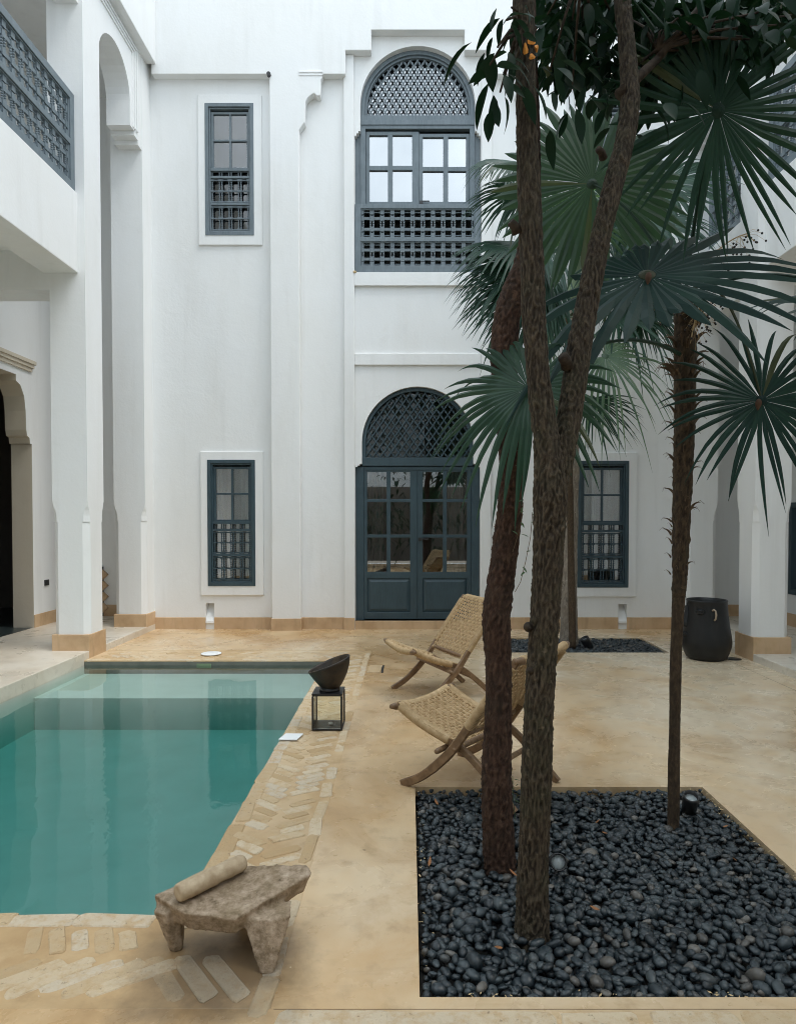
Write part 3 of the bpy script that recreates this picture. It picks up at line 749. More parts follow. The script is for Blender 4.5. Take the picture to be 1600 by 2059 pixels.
# dim rooms behind the facade
rm = MB()
for z0, z1 in ((.10, 4.45), (4.85, 9.2)):
    b = len(rm.v); X0, X1, Y0, Y1 = -3.6, 4.0, YR+.262, 13.2
    if z0 > 3: rm = MB()
    b = 0
    rm.add([(X0,Y0,z0),(X1,Y0,z0),(X1,Y1,z0),(X0,Y1,z0),(X0,Y0,z1),(X1,Y0,z1),(X1,Y1,z1),(X0,Y1,z1)], [(0,1,2,3),(7,6,5,4),(1,2,6,5),(2,3,7,6),(3,0,4,7)])
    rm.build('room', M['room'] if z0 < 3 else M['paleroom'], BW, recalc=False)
q = MB(); q.box(.35, 1.15, 11.4, 11.9, .10, .75); q.box(.3, 1.2, 11.35, 11.95, .75, .79); q.box(-1.4, -.9, 12.0, 12.6, .1, .55)
q.build('cabinet', M['roomwood'], BW, bevel=.01)

# ------------------------------------------------------------------ side galleries
def chamfer_col(mb, x0, x1, y0, y1, z0, z1, zl=1.56, zp=1.80, c=.062, corners=(1,1,1,1)):
    """square shaft whose corners are chamfered below a small ogee stop"""
    prof = [(z0, c), (zl-.001, c), (zl, c*.80), (zl+.07, c*.80), (zl+.13, c*.62), (zl+.17, c*.34), (zp-.02, c*.14), (zp, .001), (z1, .001)]
    vs = []; fs = []
    for z, cc in prof:
        k = [cc if q else .0005 for q in corners]
        vs += [(x0+k[0], y0, z), (x1-k[1], y0, z), (x1, y0+k[1], z), (x1, y1-k[2], z), (x1-k[2], y1, z), (x0+k[3], y1, z), (x0, y1-k[3], z), (x0, y0+k[0], z)]
    for i in range(len(prof)-1):
        for j in range(8):
            a = (j+1) % 8; fs.append((i*8+j, i*8+a, (i+1)*8+a, (i+1)*8+j))
    fs += [tuple(range(8))[::-1], tuple((len(prof)-1)*8+j for j in range(8))]
    mb.add(vs, fs)

def gallery(side):
    left = side < 0
    xm = (lambda x: x) if left else (lambda x: .19 - x)
    dy = 0 if left else -.18
    mx_ = lambda x, y, z: (xm(x), y, z)
    G = thing('left_gallery' if left else 'right_gallery', (xm(-4.1), 7.9, .085),
              'white left gallery with tall arch, column and lattice balcony beside the pool' if left else 'white right gallery with column and lattice balconies behind the palm leaves', 'building')
    Yc0, Yc1 = 7.78+dy, 8.19+dy
    # columns
    for (a, b, lab) in ((Yc0, Yc1, 1), (3.6+dy, 4.0+dy, 0)):
        c = MB(mx_); chamfer_col(c, -4.06, -3.655, a, b, .2, 8.4); c.build('column', M['plaster'], G)
        c = MB(mx_); c.box(-4.075, -3.648, a-.014, b+.014, -.05, .27); c.build('column_plinth', M['tan'], G, bevel=.008)
    c = MB(mx_); chamfer_col(c, -4.10, -3.665, 9.5, YR+.2, .2, 8.4, corners=(1,1,0,0)); c.build('pier', M['plaster'], G)
    c = MB(mx_); c.box(-4.112, -3.651, 9.488, YR+.1, -.05, .262); c.build('pier_plinth', M['tan'], G, bevel=.008)
    # wall above the arches, overhanging the court
    c = MB(mx_); c.box(-4.15, -3.535, 3.2, YO+.002, 7.945, 10.7 if left else 9.0); c.build('upper_wall', M['plaster'], G, bevel=.01)
    # tall arch of the last bay, stepped corbels
    pl = lambda y, z, d: (xm(d), y, z)
    n = 18; yc_ = 8.66; ha = .455; zsx = 7.10
    arch = [(yc_ + ha*math.cos(math.pi*i/n), zsx + ha*math.sin(math.pi*i/n)) for i in range(n+1)]
    P = [(9.51, 7.96), (9.51, 6.66), (9.37, 6.66), (9.37, 6.72), (9.25, 6.72), (9.25, 6.78), (9.115, 6.78)] + arch + [(8.205, 6.78), (Yc1-.02, 6.70), (Yc1-.02, 7.96)]
    c = MB(pl); c.prism([P], -3.98, -3.67); c.build('arch_wall', M['plaster'], G, bevel=.006)
    c = MB(pl)
    for k in range(3):
        yv = 9.19 + .055*k; zh = 7.775 + .045*k
        c.box(yv, yv+.034, 6.80, zh+.026, -3.672, -3.655+.006*k); c.box(Yc1, yv+.034, zh, zh+.026, -3.672, -3.6545+.006*k)
    c.build('alfiz_moulding', M['plaster'], G, bevel=.004)
    # near bay: beam, balcony, upper corbel and arch
    Yn = 4.0+dy
    c = MB(mx_); c.box(-4.13, -3.735, Yn, Yc0+.002, 4.37, 5.265); c.build('beam', M['plaster'], G, bevel=.008)
    c = MB(mx_); c.box(-4.13, -3.735, -4, 3.6+dy, 4.37, 5.265); c.build('beam', M['plaster'], G, bevel=.008)
    c = MB(mx_); c.box(-3.96, -3.70, Yc0-.13, Yc0+.001, 7.36, 7.42); c.box(-3.96, -3.70, Yc0-.20, Yc0+.001, 7.42, 7.48); c.box(-3.96, -3.70, Yc0-.26, Yc0+.001, 7.48, 7.96)
    c.build('corbel', M['plaster'], G, bevel=.006)
    def balcony(y0, y1, X, lab):
        xr = lambda y, z, d: (xm(X + d), y, z)
        f = MB(xr); z0, z1 = 5.268, 6.35; zm = (z0+z1)/2 - .02
        f.prism([rect(y0, y1, z0, z1), rect(y0+.09, y1-.09, z0+.09, zm-.032), rect(y0+.09, y1-.09, zm+.032, z1-.085)], -.045, .045)
        f.prism([rect(y0+.09, y1-.09, z0+.09, zm-.032), rect(y0+.105, y1-.105, z0+.105, zm-.047)], -.03, .03)
        f.prism([rect(y0+.09, y1-.09, zm+.032, z1-.085), rect(y0+.105, y1-.105, zm+.047, z1-.10)], -.03, .03)
        o = f.build('balcony_railing', M['greywood'], G, bevel=.005); tag(o, lab)
        s = MB(xr); lattice(s, y0+.105, y1-.105, z0+.105, zm-.047, .15, 0); lattice(s, y0+.105, y1-.105, zm+.047, z1-.10, .15, 0)
        tag(s.build('spindle_screen', M['greywood'], o), kind='stuff')
    balcony(Yn+.01, Yc0-.004, -3.80, 'grey blue turned wood railing of the near bay')
    if not left:
        c = MB(mx_); c.box(-4.15, -3.90, Yc1, 9.5, 4.33, 5.265); c.build('beam', M['plaster'], G, bevel=.008)
        balcony(Yc1+.004, 9.496, -3.98, 'grey blue turned wood railing of the far bay')
    # gallery wall with doorway, end wall, ceiling, cross beam
    if left:
        jy = 9.41
        lob = [(jy, .0), (jy, 2.62), (jy-.04, 2.62), (jy-.055, 2.70), (jy-.11, 2.72), (jy-.13, 2.80), (jy-.14, 3.05), (jy-.17, 3.24), (jy-.26, 3.38), (jy-.36, 3.42), (jy-.36, 3.50)]
        mirr = [(2*8.55-y, z) for y, z in reversed(lob)]
        c = MB(pl); c.prism([[(-4,-.05),(12.3,-.05),(12.3,10.7),(3.2,10.7),(3.2,4.9),(-4,4.9)], lob + mirr], -5.45, -5.18); c.build('gallery_wall', M['plaster'], G)
        c = MB(pl)
        for k in range(3): c.box(7.75-.02*k, jy+.0+.02*k, 3.60+.05*k, 3.65+.05*k, -5.182, -5.155+.018*k)
        c.build('door_hood', M['cream'], G, bevel=.004)
        c = MB(pl); ring_ = [(y-.005, z-.004 if z > 3.4 else z) for y, z in lob] + [(y+.005, z-.004 if z > 3.4 else z) for y, z in mirr]; nR = len(ring_)
        c.add([(y, z, -5.46) for y, z in ring_] + [(y, z, -5.176) for y, z in ring_], [(i, i+1, nR+i+1, nR+i) for i in range(nR-1)])
        c.build('door_reveal', M['cream'], G, recalc=False)
        c = MB(mx_); c.box(-5.182, -5.168, jy+.005, 10.6, .05, .262); c.box(-5.182, -5.168, 3.0, 7.69, .05, .262); c.build('wall_plinth', M['tan'], G, bevel=.004)
        c = MB(); c.add([(-8.5,6,.06),(-5.451,6,.06),(-5.451,11.5,.06),(-8.5,11.5,.06),(-8.5,6,3.9),(-5.451,6,3.9),(-5.451,11.5,3.9),(-8.5,11.5,3.9)], [(7,6,5,4),(0,1,5,4),(2,3,7,6),(3,0,4,7)])
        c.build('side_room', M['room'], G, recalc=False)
        c = MB(); c.box(-8.5, -5.2, 6, 11.5, .05, .0885)
        c.build('side_room_floor', M['darktile'], G)
        c = MB(); a_ = at(95, 1192, 9.75); c.box(-5.181, -5.165, 9.69, 9.80, .64, .72)
        c.build('wall_socket', M['black'], G, bevel=.003)
    else:
        c = MB(pl); c.prism([[(-4,-.05),(12.3,-.05),(12.3,10.7),(3.2,10.7),(3.2,4.9),(-4,4.9)], rect(8.45, 9.62, .55, 1.80)], -5.45, -5.18); c.build('gallery_wall', M['plaster'], G)
        c = MB(pl); c.prism([rect(8.43, 9.64, .53, 1.82), rect(8.50, 9.57, .60, 1.75)], -5.30, -5.165); c.box(9.0, 9.05, .6, 1.75, -5.28, -5.2); wn = c.build('gallery_window', M['bluewood'], G, bevel=.004)
        c = MB(pl); c.box(8.5, 9.57, .6, 1.75, -5.25, -5.245); c.build('pane', M['glass'], wn)
        c = MB(pl); c.box(8.2, 9.9, .3, 2.0, -6.0, -5.9); c.build('window_room', M['room'], G)
        c = MB(mx_); c.box(-5.182, -5.168, 3.0, 10.6, .05, .262); c.build('wall_plinth', M['tan'], G, bevel=.004)
    c = MB(mx_); c.box(-5.2, -4.05, 10.55, 10.75, -.05, 10.7); c.build('end_wall', M['plaster'], G)
    c = MB(mx_); c.box(-5.181, -4.1, 10.535, 10.551, .05, .262); c.build('end_plinth', M['tan'], G, bevel=.004)
    c = MB(mx_); c.box(-5.181, -4.13, -4, Yc1, 4.62, 4.90); c.build('ceiling', M['plaster'], G)
    c = MB(mx_); c.box(-5.181, -4.055, Yc0, Yc1, 4.18, 4.621); c.build('cross_beam', M['plaster'], G, bevel=.006)
    c = MB(mx_); c.box(-5.181, -4.14, 3.2, 10.56, 8.0, 8.2); c.build('roof_slab', M['plaster'], G)
    return G
GL = gallery(-1); GRt = gallery(1)
# stepped tan tile edge of the dark slit panel at the end of the left gallery
q = MB(); q.box(-4.86, -4.72, 10.51, 10.549, .09, .85); q.build('dark_slit_panel', M['darktile'], GL)  # flat dark panel painted in for the shade of a narrow opening
q = MB()
for k in range(4):
    zc = .22 + .17*k; q.add([(-4.73,10.50,zc-.085),(-4.64,10.50,zc),(-4.73,10.50,zc+.085),(-4.73,10.548,zc-.085),(-4.64,10.548,zc),(-4.73,10.548,zc+.085)], [(0,1,2),(5,4,3),(0,3,4,1),(1,4,5,2),(2,5,3,0)])
q.build('stepped_edging', M['tan'], GL)

# far side of the court, behind the viewer (seen in the panes)
rw = thing('rear_facade', (0, -4.2, 0), 'white plastered wall closing the court behind the viewer', 'building')
q = MB(bx); q.prism([rect(-9.5, 9.5, -.1, 6.6), rect(-2.4, 2.2, 0, 2.7)], -4.4, -4.05); q.build('wall', M['plaster'], rw)
q = MB(); q.box(-2.6, 2.4, -6, -5.8, 0, 3); q.build('arcade_back', M['room'], rw)

# ------------------------------------------------------------------ gravel beds
ico = bmesh.new(); bmesh.ops.create_icosphere(ico, subdivisions=2, radius=1); ico.verts.ensure_lookup_table()
IV = np.array([v.co[:] for v in ico.verts]); IF = np.array([[v.index for v in f.verts] for f in ico.faces]); ico.free()
def pebble_verts(n, rg, smin, smax):
    out = []
    a = rg.uniform(smin, smax, n); 
    V = np.repeat(IV[None], n, 0)
    k = 1 + .16*np.sin(V[..., 0]*rg.uniform(1.5, 3, (n, 1)) + rg.uniform(0, 6, (n, 1))) + .12*np.sin(V[..., 1]*rg.uniform(1.5, 3.5, (n, 1)) + rg.uniform(0, 6, (n, 1)))
    V = V*k[..., None]
    V = V*np.stack([a, a*rg.uniform(.58, .92, n), a*rg.uniform(.40, .66, n)], 1)[:, None, :]
    rz = rg.uniform(0, 6.28, n); ry = rg.normal(0, .28, n); rx = rg.normal(0, .28, n)
    def rot(V, ang, i, j):
        c, s = np.cos(ang)[:, None], np.sin(ang)[:, None]; A = V[..., i]*c - V[..., j]*s; B = V[..., i]*s + V[..., j]*c
        V = V.copy(); V[..., i] = A; V[..., j] = B; return V
    V = rot(V, rx, 1, 2); V = rot(V, ry, 0, 2); V = rot(V, rz, 0, 1)
    return V, a
def np_mesh(name, V, F, mat):
    me = bpy.data.meshes.new(name); V = V.reshape(-1, 3); F = F.reshape(-1, 3)
    me.vertices.add(len(V)); me.vertices.foreach_set('co', V.astype('f4').ravel())
    me.loops.add(F.size); me.loops.foreach_set('vertex_index', F.astype('i4').ravel())
    me.polygons.add(len(F)); me.polygons.foreach_set('loop_start', np.arange(0, F.size, 3, dtype='i4')); me.polygons.foreach_set('loop_total', np.full(len(F), 3, 'i4'))
    me.polygons.foreach_set('use_smooth', np.ones(len(F), bool)); me.update(calc_edges=True); me.validate(); me.materials.append(mat); return me
def bed(name, X0, X1, Y0, Y1, sp, individuals, smin, smax, label):
    b = MB(); b.box(X0, X1, Y0, Y1, -.20, -.055); o = b.build(name, M['soil']); tag(o, kind='structure')
    pts = []
    for layer, (zz, s_) in enumerate(((-.042, sp*1.15), (-.020, sp))):
        ys = np.arange(Y0+.012, Y1-.008, s_*.86)
        for k, yy in enumerate(ys):
            xs = np.arange(X0+.012 + (k % 2)*s_*.5, X1-.008, s_)
            for xx in xs: pts.append((xx + rng.uniform(-.42, .42)*s_, yy + rng.uniform(-.42, .42)*s_, zz + rng.normal(0, .006)))
    pts = np.array(pts); pts[:, 0] = pts[:, 0].clip(X0+.020, X1-.020); pts[:, 1] = pts[:, 1].clip(Y0+.022, Y1-.020)
    n = len(pts); V, a = pebble_verts(n, rng, smin, smax)
    big = rng.random(n) < .12; k_ = rng.uniform(1.2, 1.65, n); edge = (pts[:, 0] < X0+.05) | (pts[:, 0] > X1-.05) | (pts[:, 1] < Y0+.05) | (pts[:, 1] > Y1-.05); big &= ~edge
    V[big] *= k_[big][:, None, None]; a[big] *= k_[big]; V[edge] *= .78
    top = pts[:, 2] > -.034
    dist = np.hypot(pts[:, 0], pts[:, 1]); px = CX + pts[:, 0]/pts[:, 1]*FOC
    score = np.where(top & (px < 1590), a/dist, 0); sel = np.argsort(-score)[:individuals]
    mask = np.ones(n, bool); mask[sel] = False
    W = V[mask] + pts[mask][:, None, :]
    F = IF[None] + (np.arange(len(W))*len(IV))[:, None, None]
    so = link('loose_pebbles', np_mesh('loose_pebbles', W, F, M['pebble']), o); tag(so, kind='stuff')
    for i in sel:
        q = link('pebble', np_mesh('pebble', V[i], IF, M['pebble']), o); q.location = pts[i] + np.array([0, 0, .003])
    return o
BED = bed('gravel_bed', GX0+.004, GX1-.004, GY0+.004, GY1-.004, .0405, 300, .0155, .0285, '')
BED2 = bed('gravel_bed', HX0+.004, HX1-.004, HY0+.004, HY1-.004, .040, 0, .016, .030, '')
# pale litter along the rim
lit = MB()
for k in range(150):
    u = random.random()
    if u < .4: p = Vector((GX1 - abs(random.gauss(.02,.02)), random.uniform(3.0, GY1), -.004))
    elif u < .6: p = Vector((random.gauss(GX1-.16, .06), GY1 - abs(random.gauss(.05,.03)), -.004))
    elif u < .85: p = Vector((random.choice((.30,.62,1.05)) + random.gauss(0,.05), GY0 + abs(random.gauss(.015,.012)), -.002))
    else: p = Vector((GX0 + abs(random.gauss(.02,.015)), random.uniform(GY0, GY1), -.004))
    d = Vector((random.uniform(-1,1), random.uniform(-1,1), random.uniform(-.2,.4))).normalized(); l = random.uniform(.008, .02)
    a, b = frame(d); lit.add([p-d*l/2, p+a*l*.22, p+d*l/2, p-a*l*.22], [(0,1,2,3)])
tag(lit.build('petal_litter', M['straw']), kind='stuff')

# ------------------------------------------------------------------ leaves, trunks
def lens_leaf(mb, p, d, nrm, L, wd, bend=.25, n=6):
    d = d.normalized(); s = d.cross(nrm).normalized(); u = s.cross(d).normalized(); vs = []; fs = []
    for i in range(n+1):
        t = i/n; ww = wd*.5*math.sin(math.pi*min(1, t*.98+.02))**.8*(1-.25*t) if 0 < i < n else .0008
        c = p + d*(L*t) - u*(bend*L*t*t)
        vs += [c - s*ww + u*ww*.22, c, c + s*ww + u*ww*.22]
    for i in range(n):
        for k in (0, 1): fs.append((i*3+k, i*3+k+1, i*3+4+k, i*3+3+k))
    mb.add(vs, fs)
def fan(mb, hub, e1, nrm, Rr, n=40, spread=340, fuse=.40, droop=.25, cup=.1, wf=1.3, rseed=0, tipdroop=.0, rfun=None, backshort=.25):
    """costapalmate leaf: folded segments fused near the hub, free and drooping towards the tips"""
    r = random.Random(rseed); e1 = Vector(e1).normalized(); nrm = Vector(nrm); nrm = (nrm - e1*nrm.dot(e1)).normalized(); e2 = nrm.cross(e1)
    dth = R(spread)/n; st = (.03, .16, .30, .42, .56, .70, .83, .93, 1.0)
    for k in range(n):
        th = (k - (n-1)/2)*dth + r.uniform(-.12,.12)*dth
        Rk = Rr*(1 - backshort*abs(th/math.pi)**1.5)*r.uniform(.90, 1.05); fk = fuse*r.uniform(.88, 1.12)*Rr/Rk
        dv = e1*math.cos(th) + e2*math.sin(th)
        if rfun: q_ = rfun(dv); Rk *= q_; fk = min(.9, fk/q_)
        sv = -e1*math.sin(th) + e2*math.cos(th)
        jd = r.uniform(-.35, .8)*droop + r.uniform(-.03,.10); jt = r.uniform(-.09, .09); js = r.uniform(-.13, .13); je = r.uniform(0, .30)
        vs = []; fs = []
        for t in st:
            rr = Rk*t
            full = rr*math.tan(dth/2)*1.06
            if t <= fk: hw = full
            else:
                q = (t - fk)/(1 - fk); hw = Rk*fk*math.tan(dth/2)*wf*max(.0, (1 + .35*q)*(1 - q**2.1))
            hw = max(hw, .0006)
            qf = max(0, t - fk); c = hub + dv*rr + nrm*(cup*rr*t + jt*Rk*qf) + sv*(js*Rk*qf*(.5+qf))
            c = c + Vector((0, 0, -1))*(droop*Rr*max(0, rr/Rr-.25)**2 + jd*Rk*qf**2*1.8 + (tipdroop + je)*Rk*max(0, t-.62)**2)
            fold = hw*(.16 if t <= fk else .38)
            vs += [c - sv*hw - nrm*fold, c + nrm*fold*.5, c + sv*hw - nrm*fold]
        m = len(st)
        for i in range(m-1):
            for q in (0, 1): fs.append((i*3+q, i*3+q+1, i*3+4+q, i*3+3+q))
        mb.add(vs, fs)
    mb.lathe([(.004*Rr/.5, -.012), (.027*Rr/.5, -.001), (.027*Rr/.5, .003), (.008*Rr/.5, .016)], hub, nrm, 10)
def arc_pts(a, b, lift, n=14):
    a, b = Vector(a), Vector(b); return [a.lerp(b, i/n) + Vector((0, 0, lift*4*(i/n)*(1-i/n))) for i in range(n+1)]
def trunk_mesh(mb, P, Rd, n=40, sub=14, amp=.06, vscale=9, zscale=.25, seed=0, flake=0):
    pts = catmull(P, sub); rr = lerps(Rd, sub); pa = None; vs = []; fs = []; m = len(pts)
    for i, p in enumerate(pts):
        d = (pts[min(i+1, m-1)] - pts[max(i-1, 0)]).normalized()
        if pa is None: a, b = frame(d, Vector((0, 1, 0)))
        else: a = (pa - d*pa.dot(d)).normalized(); b = d.cross(a)
        pa = a
        for k in range(n):
            th = 2*math.pi*k/n; dirv = a*math.cos(th) + b*math.sin(th)
            q = p + dirv*rr[i]; rad_ = rr[i]*(1 - .55*amp)
            s = Vector((q.x*vscale*6, q.y*vscale*6, q.z*vscale*6*zscale + seed*7.1))
            h = 1 - 2*abs(noise.noise(s)); h2 = noise.noise(s*2.3); h3 = noise.noise(Vector((q.x*5, q.y*5, q.z*3 + seed)))
            vs.append(p + dirv*(rad_*(1 + amp*(.8*h + .5*h2) + .10*h3 + (flake*max(0, noise.noise(s*1.2)) if flake else 0))))
    for i in range(m-1):
        for k in range(n):
            j = (k+1) % n; fs.append((i*n+k, i*n+j, (i+1)*n+j, (i+1)*n+k))
    fs += [tuple(range(n))[::-1], tuple((m-1)*n+k for k in range(n))]
    mb.add(vs, fs)
def atp(lst, Y): return [at(px, py, Y if len(q) == 0 else q[0]) for px, py, *q in lst]

# forked tree
F0 = at(1068, 1872, 2.62); 
FT = thing('forked_tree', F0, 'tree with furrowed brown bark forking into two stems, rooted in the near pebble bed', 'tree')
px = FOC/2.62
stemL = [at(1068,1900,2.62), at(1070,1830,2.62), at(1073,1700,2.62), at(1080,1500,2.62), at(1090,1300,2.62), at(1102,1120,2.62), at(1106,1000,2.62), at(1100,900,2.62), at(1084,780,2.62), at(1073,640,2.62), at(1068,500,2.62), at(1060,300,2.62), at(1055,120,2.62), at(1051,-40,2.62), at(1046,-260,2.65)]
t = MB(); trunk_mesh(t, stemL, [x/px*.90 for x in (40,36,34,33,33,34,37,29,26,26,25.5,24,22.5,22,20)], 96, 44, .16, 10, .40, 1)
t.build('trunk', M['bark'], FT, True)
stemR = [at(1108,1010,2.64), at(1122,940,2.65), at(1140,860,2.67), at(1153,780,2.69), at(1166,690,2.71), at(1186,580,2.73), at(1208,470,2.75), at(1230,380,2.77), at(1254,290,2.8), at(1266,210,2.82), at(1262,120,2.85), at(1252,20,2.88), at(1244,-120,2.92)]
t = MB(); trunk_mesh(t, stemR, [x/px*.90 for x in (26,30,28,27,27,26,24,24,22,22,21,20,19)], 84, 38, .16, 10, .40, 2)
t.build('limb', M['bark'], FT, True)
t = MB()
for a, b, r0, r1 in (((1245,190,2.82),(1320,120,2.9),13,9), ((1320,120,2.9),(1400,20,2.95),9,6), ((1040,470,2.62),(1026,446,2.60),11,8), ((1140,740,2.67),(1130,716,2.64),13,11), ((1212,318,2.76),(1202,300,2.72),9,7)):
    t = MB(); t.tube([at(*a), at((a[0]+b[0])/2+2,(a[1]+b[1])/2-2,(a[2]+b[2])/2), at(*b)], [r0/px, (r0+r1)/2/px, r1/px], 10); t.build('branch', M['stub'], FT, True)
t = MB()
for a, s in (((1060,1262,2.57),16), ((1066,1350,2.565),13), ((1098,1440,2.56),9)):
    p = at(*a); t = MB(); s *= .55; t.lathe([(s/px*1.2,-.03),(s/px*1.0,-.012),(s/px*.72,-.001),(s/px*.35,.004),(.001,.005)], p + Vector((0,.010,0)), (-.35,-.9,.12), 12); t.build('knot', M['stub'], FT, True)
for (x, y, wx, wy) in ((1068,81,8,10), (1056,99,5,12), (1078,97,4,8), (1069,114,6,6)):
    t = MB(); c = at(x, y, 2.575); vs = [c]; n = 12
    for i in range(n):
        a = 2*math.pi*i/n; k = 1 + .18*math.sin(3*a + x)
        dx = wx*k*math.cos(a); vs.append(at(x + dx, y + wy*k*math.sin(a), 2.577 + .00006*(x+dx-1060)**2))
    t.add(vs, [(0, i+1, (i+1) % n + 1) for i in range(n)]); t.build('orange_patch', M['orange'], FT, recalc=False)  # small flat orange patches on the left stem
# glossy broad leaves: the crown reaches down into the top of the view
leafM = []
for k in range(5):
    mb = MB(); lens_leaf(mb, Vector((0,0,0)), Vector((1,0,-.15)), Vector((0,0,1)), random.uniform(.105,.145), random.uniform(.044,.056), random.uniform(.1,.45)); leafM.append(mb.mesh('leaf', M['broad'], True, False))
tw = MB(); nl = 0
def cluster(px_, py_, Y, n, spread, source):
    global nl
    c = at(px_, py_, Y); tw.tube([source, source.lerp(c, .5) + Vector((0,0,.03)), c], [.008, .006, .004], 5)
    for k in range(n):
        off = Vector((random.gauss(0, spread), random.gauss(0, spread), random.gauss(0, spread)))
        o = link('leaf', random.choice(leafM), FT, True); p = c + off
        yaw = math.atan2(off.y, off.x) + random.uniform(-.8, .8)
        o.location = p; o.rotation_euler = (random.uniform(-.6,.6), random.uniform(.1, 1.15), yaw)
        s = random.uniform(.7, 1.15); o.scale = (s, s, s); nl += 1
hand = [(1020,110,190,.75), (1012,120,140,.95), (1035,70,120,.45), (1018,95,165,1.35), (1026,160,215,.85), (1010,135,250,1.3), (1032,40,160,1.0)]
for (sx, sy, ang, tilt) in hand:
    pass
S0 = at(1050, 60, 2.62)
for (x_, y_, n, s) in ((1018,40,5,.035),(1000,95,6,.045),(1012,150,8,.045),(1028,15,4,.03),(985,130,4,.04),(1005,185,4,.03)): cluster(x_, y_, 2.52, n, s, S0)
S1 = at(1320, 100, 2.9)
cl = [(1100,30),(1120,90),(1105,140),(1150,40),(1170,110),(1150,170),(1195,60),(1205,150),(1225,20),(1180,10),(1290,30),(1300,110),(1330,60),(1350,120),(1325,160),(1370,30),(1390,100),(1400,130),(1420,50),(1440,80),(1460,20),(1480,80),(1510,40),(1500,85),(1545,20),(1280,160),(1300,190),(1240,190),(1545,75),(1270,40),(1310,70),(1350,50),(1390,60),(1430,90),(1470,60),(1520,80),(1560,50),(1590,30)]
for i, (x_, y_) in enumerate(cl): cluster(x_, y_, random.uniform(2.86, 3.4) if x_ > 1150 else random.uniform(2.75, 3.1), 8, .075, S1 if x_ > 1230 else at(1170, -60, 2.75))
tag(tw.build('twig', M['stub'], FT, True), kind='stuff')
can = MB()
for k in range(1250):                       # inner leaves of the part in view
    x_, y_ = random.choice(cl); c = at(x_ + random.gauss(0, 26), y_ - abs(random.gauss(0, 40)) + 8, random.uniform(3.1, 3.7))
    lens_leaf(can, c, Vector((random.uniform(-1,1), random.uniform(-1,1), random.uniform(-1.2,.2))), Vector((random.uniform(-.5,.5), random.uniform(-.5,.5), 1)), random.uniform(.09,.14), .052, .25, 4)
for k in range(7000):                      # unseen crown above the view, leaves added to shade the near floor
    p = Vector((random.uniform(-1.0, 3.2), random.uniform(-.4, 4.6), random.uniform(2.7, 6.2)))
    if p.z < CAMZ + .80*p.y + .16: continue
    if ((p.x-1.1)/2.2)**2 + ((p.y-2.0)/2.7)**2 > 1: continue
    lens_leaf(can, p, Vector((random.uniform(-1,1), random.uniform(-1,1), random.uniform(-1,.1))), Vector((random.uniform(-.4,.4), random.uniform(-.4,.4), 1)), random.uniform(.13,.18), .065, .2, 3)
tag(can.build('foliage', M['broad'], FT, True, recalc=False), kind='stuff')

# red barked tree
px = FOC/3.135
RT = thing('red_bark_tree', at(1003, 1735, 3.135), 'leaning trunk with flaky dark red bark, left of the forked tree', 'tree')
t = MB(); pr = atp([(1004,1760),(1003,1730),(1000,1640),(999,1540),(1002,1430),(1002,1330),(998,1240),(1008,1160),(1019,1080),(1026,1000),(1027,930),(1022,850),(1014,760),(1014,690),(1020,630),(1036,580),(1056,530),(1066,460),(1068,330),(1064,160),(1060,-60)], 3.135)
trunk_mesh(t, pr, [x/px for x in (33,31,30,29,26,25.5,28,27,26,25,24,24,25.5,26.5,26,24,22,20,18,17,15)], 72, 22, .11, 9, .6, 5, .16)
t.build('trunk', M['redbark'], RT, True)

# slim palm
px = FOC/3.55
SP = thing('slim_fan_palm', at(1353, 1655, 3.55), 'slim fan palm with shaggy upper trunk at the rear corner of the near pebbles', 'palm')
t = MB(); pr = atp([(1353,1672),(1354,1560),(1356,1450),(1358,1320),(1361,1250),(1364,1190)], 3.55)
trunk_mesh(t, pr, [x/px*.92 for x in (13.5,12.5,12.5,12.5,13,14)], 24, 20, .05, 6, 1.6, 8); t.build('trunk', M['palmbark'] if False else M['fibre'], SP, True)
t = MB(); pr = atp([(1364,1200),(1367,1120),(1370,1020),(1373,920),(1376,800),(1376,700),(1374,630),(1378,590)], 3.55)
trunk_mesh(t, pr, [x/px*.93 for x in (14.5,16.5,19,20,21,22,19,12)], 28, 22, .16, 9, .35, 9, .2); t.build('fibrous_trunk', M['fibre'], SP, True)
bootM = []
for k in range(5):
    mb = MB(); L = random.uniform(.05,.10); c = random.uniform(.3,1.2)
    pts = [Vector((.012, 0, 0)) + Vector((L*.55*(i/6)*(1+.6*(i/6)*c*.4), 0, L*(i/6) - c*L*.55*(i/6)**2)) for i in range(7)]
    mb.board(pts, [.016,.015,.013,.010,.008,.005,.002], .004, (0,1,0)); mb.tube([pts[3], pts[5]+Vector((.01,.006,.01)), pts[6]+Vector((.02,-.004,-.012))], .0012, 4); bootM.append(mb.mesh('leaf_base', M['fibre'], False))
for k in range(95):
    tt = random.random()**.9; y_ = 1180 - tt*(1180-620); x_ = 1364 + (1376-1364)*min(1, tt*1.3); a = random.uniform(0, 6.283)
    o = link('leaf_base', random.choice(bootM), SP); o.location = at(x_, y_, 3.55) + Vector((math.cos(a), math.sin(a), 0))*(14/px); o.rotation_euler = (0, random.uniform(-.2,.3), a)
    s = random.uniform(.4,.85) + .8*tt**2; o.scale = (s, s, s)
crown = at(1376, 600, 3.55)
def palm_leaf(parent, hub, e1, nrm, Rr, base, lift, mat, prad=.008, **kw):
    mb = MB(); fan(mb, hub, e1, nrm, Rr, **kw)
    pts = arc_pts(base, hub, lift, 16); mb.tube(pts, [prad*(1.3-.6*i/16) for i in range(17)], 6)
    return mb.build('leaf', mat, parent, False, recalc=False)
S3 = FOC
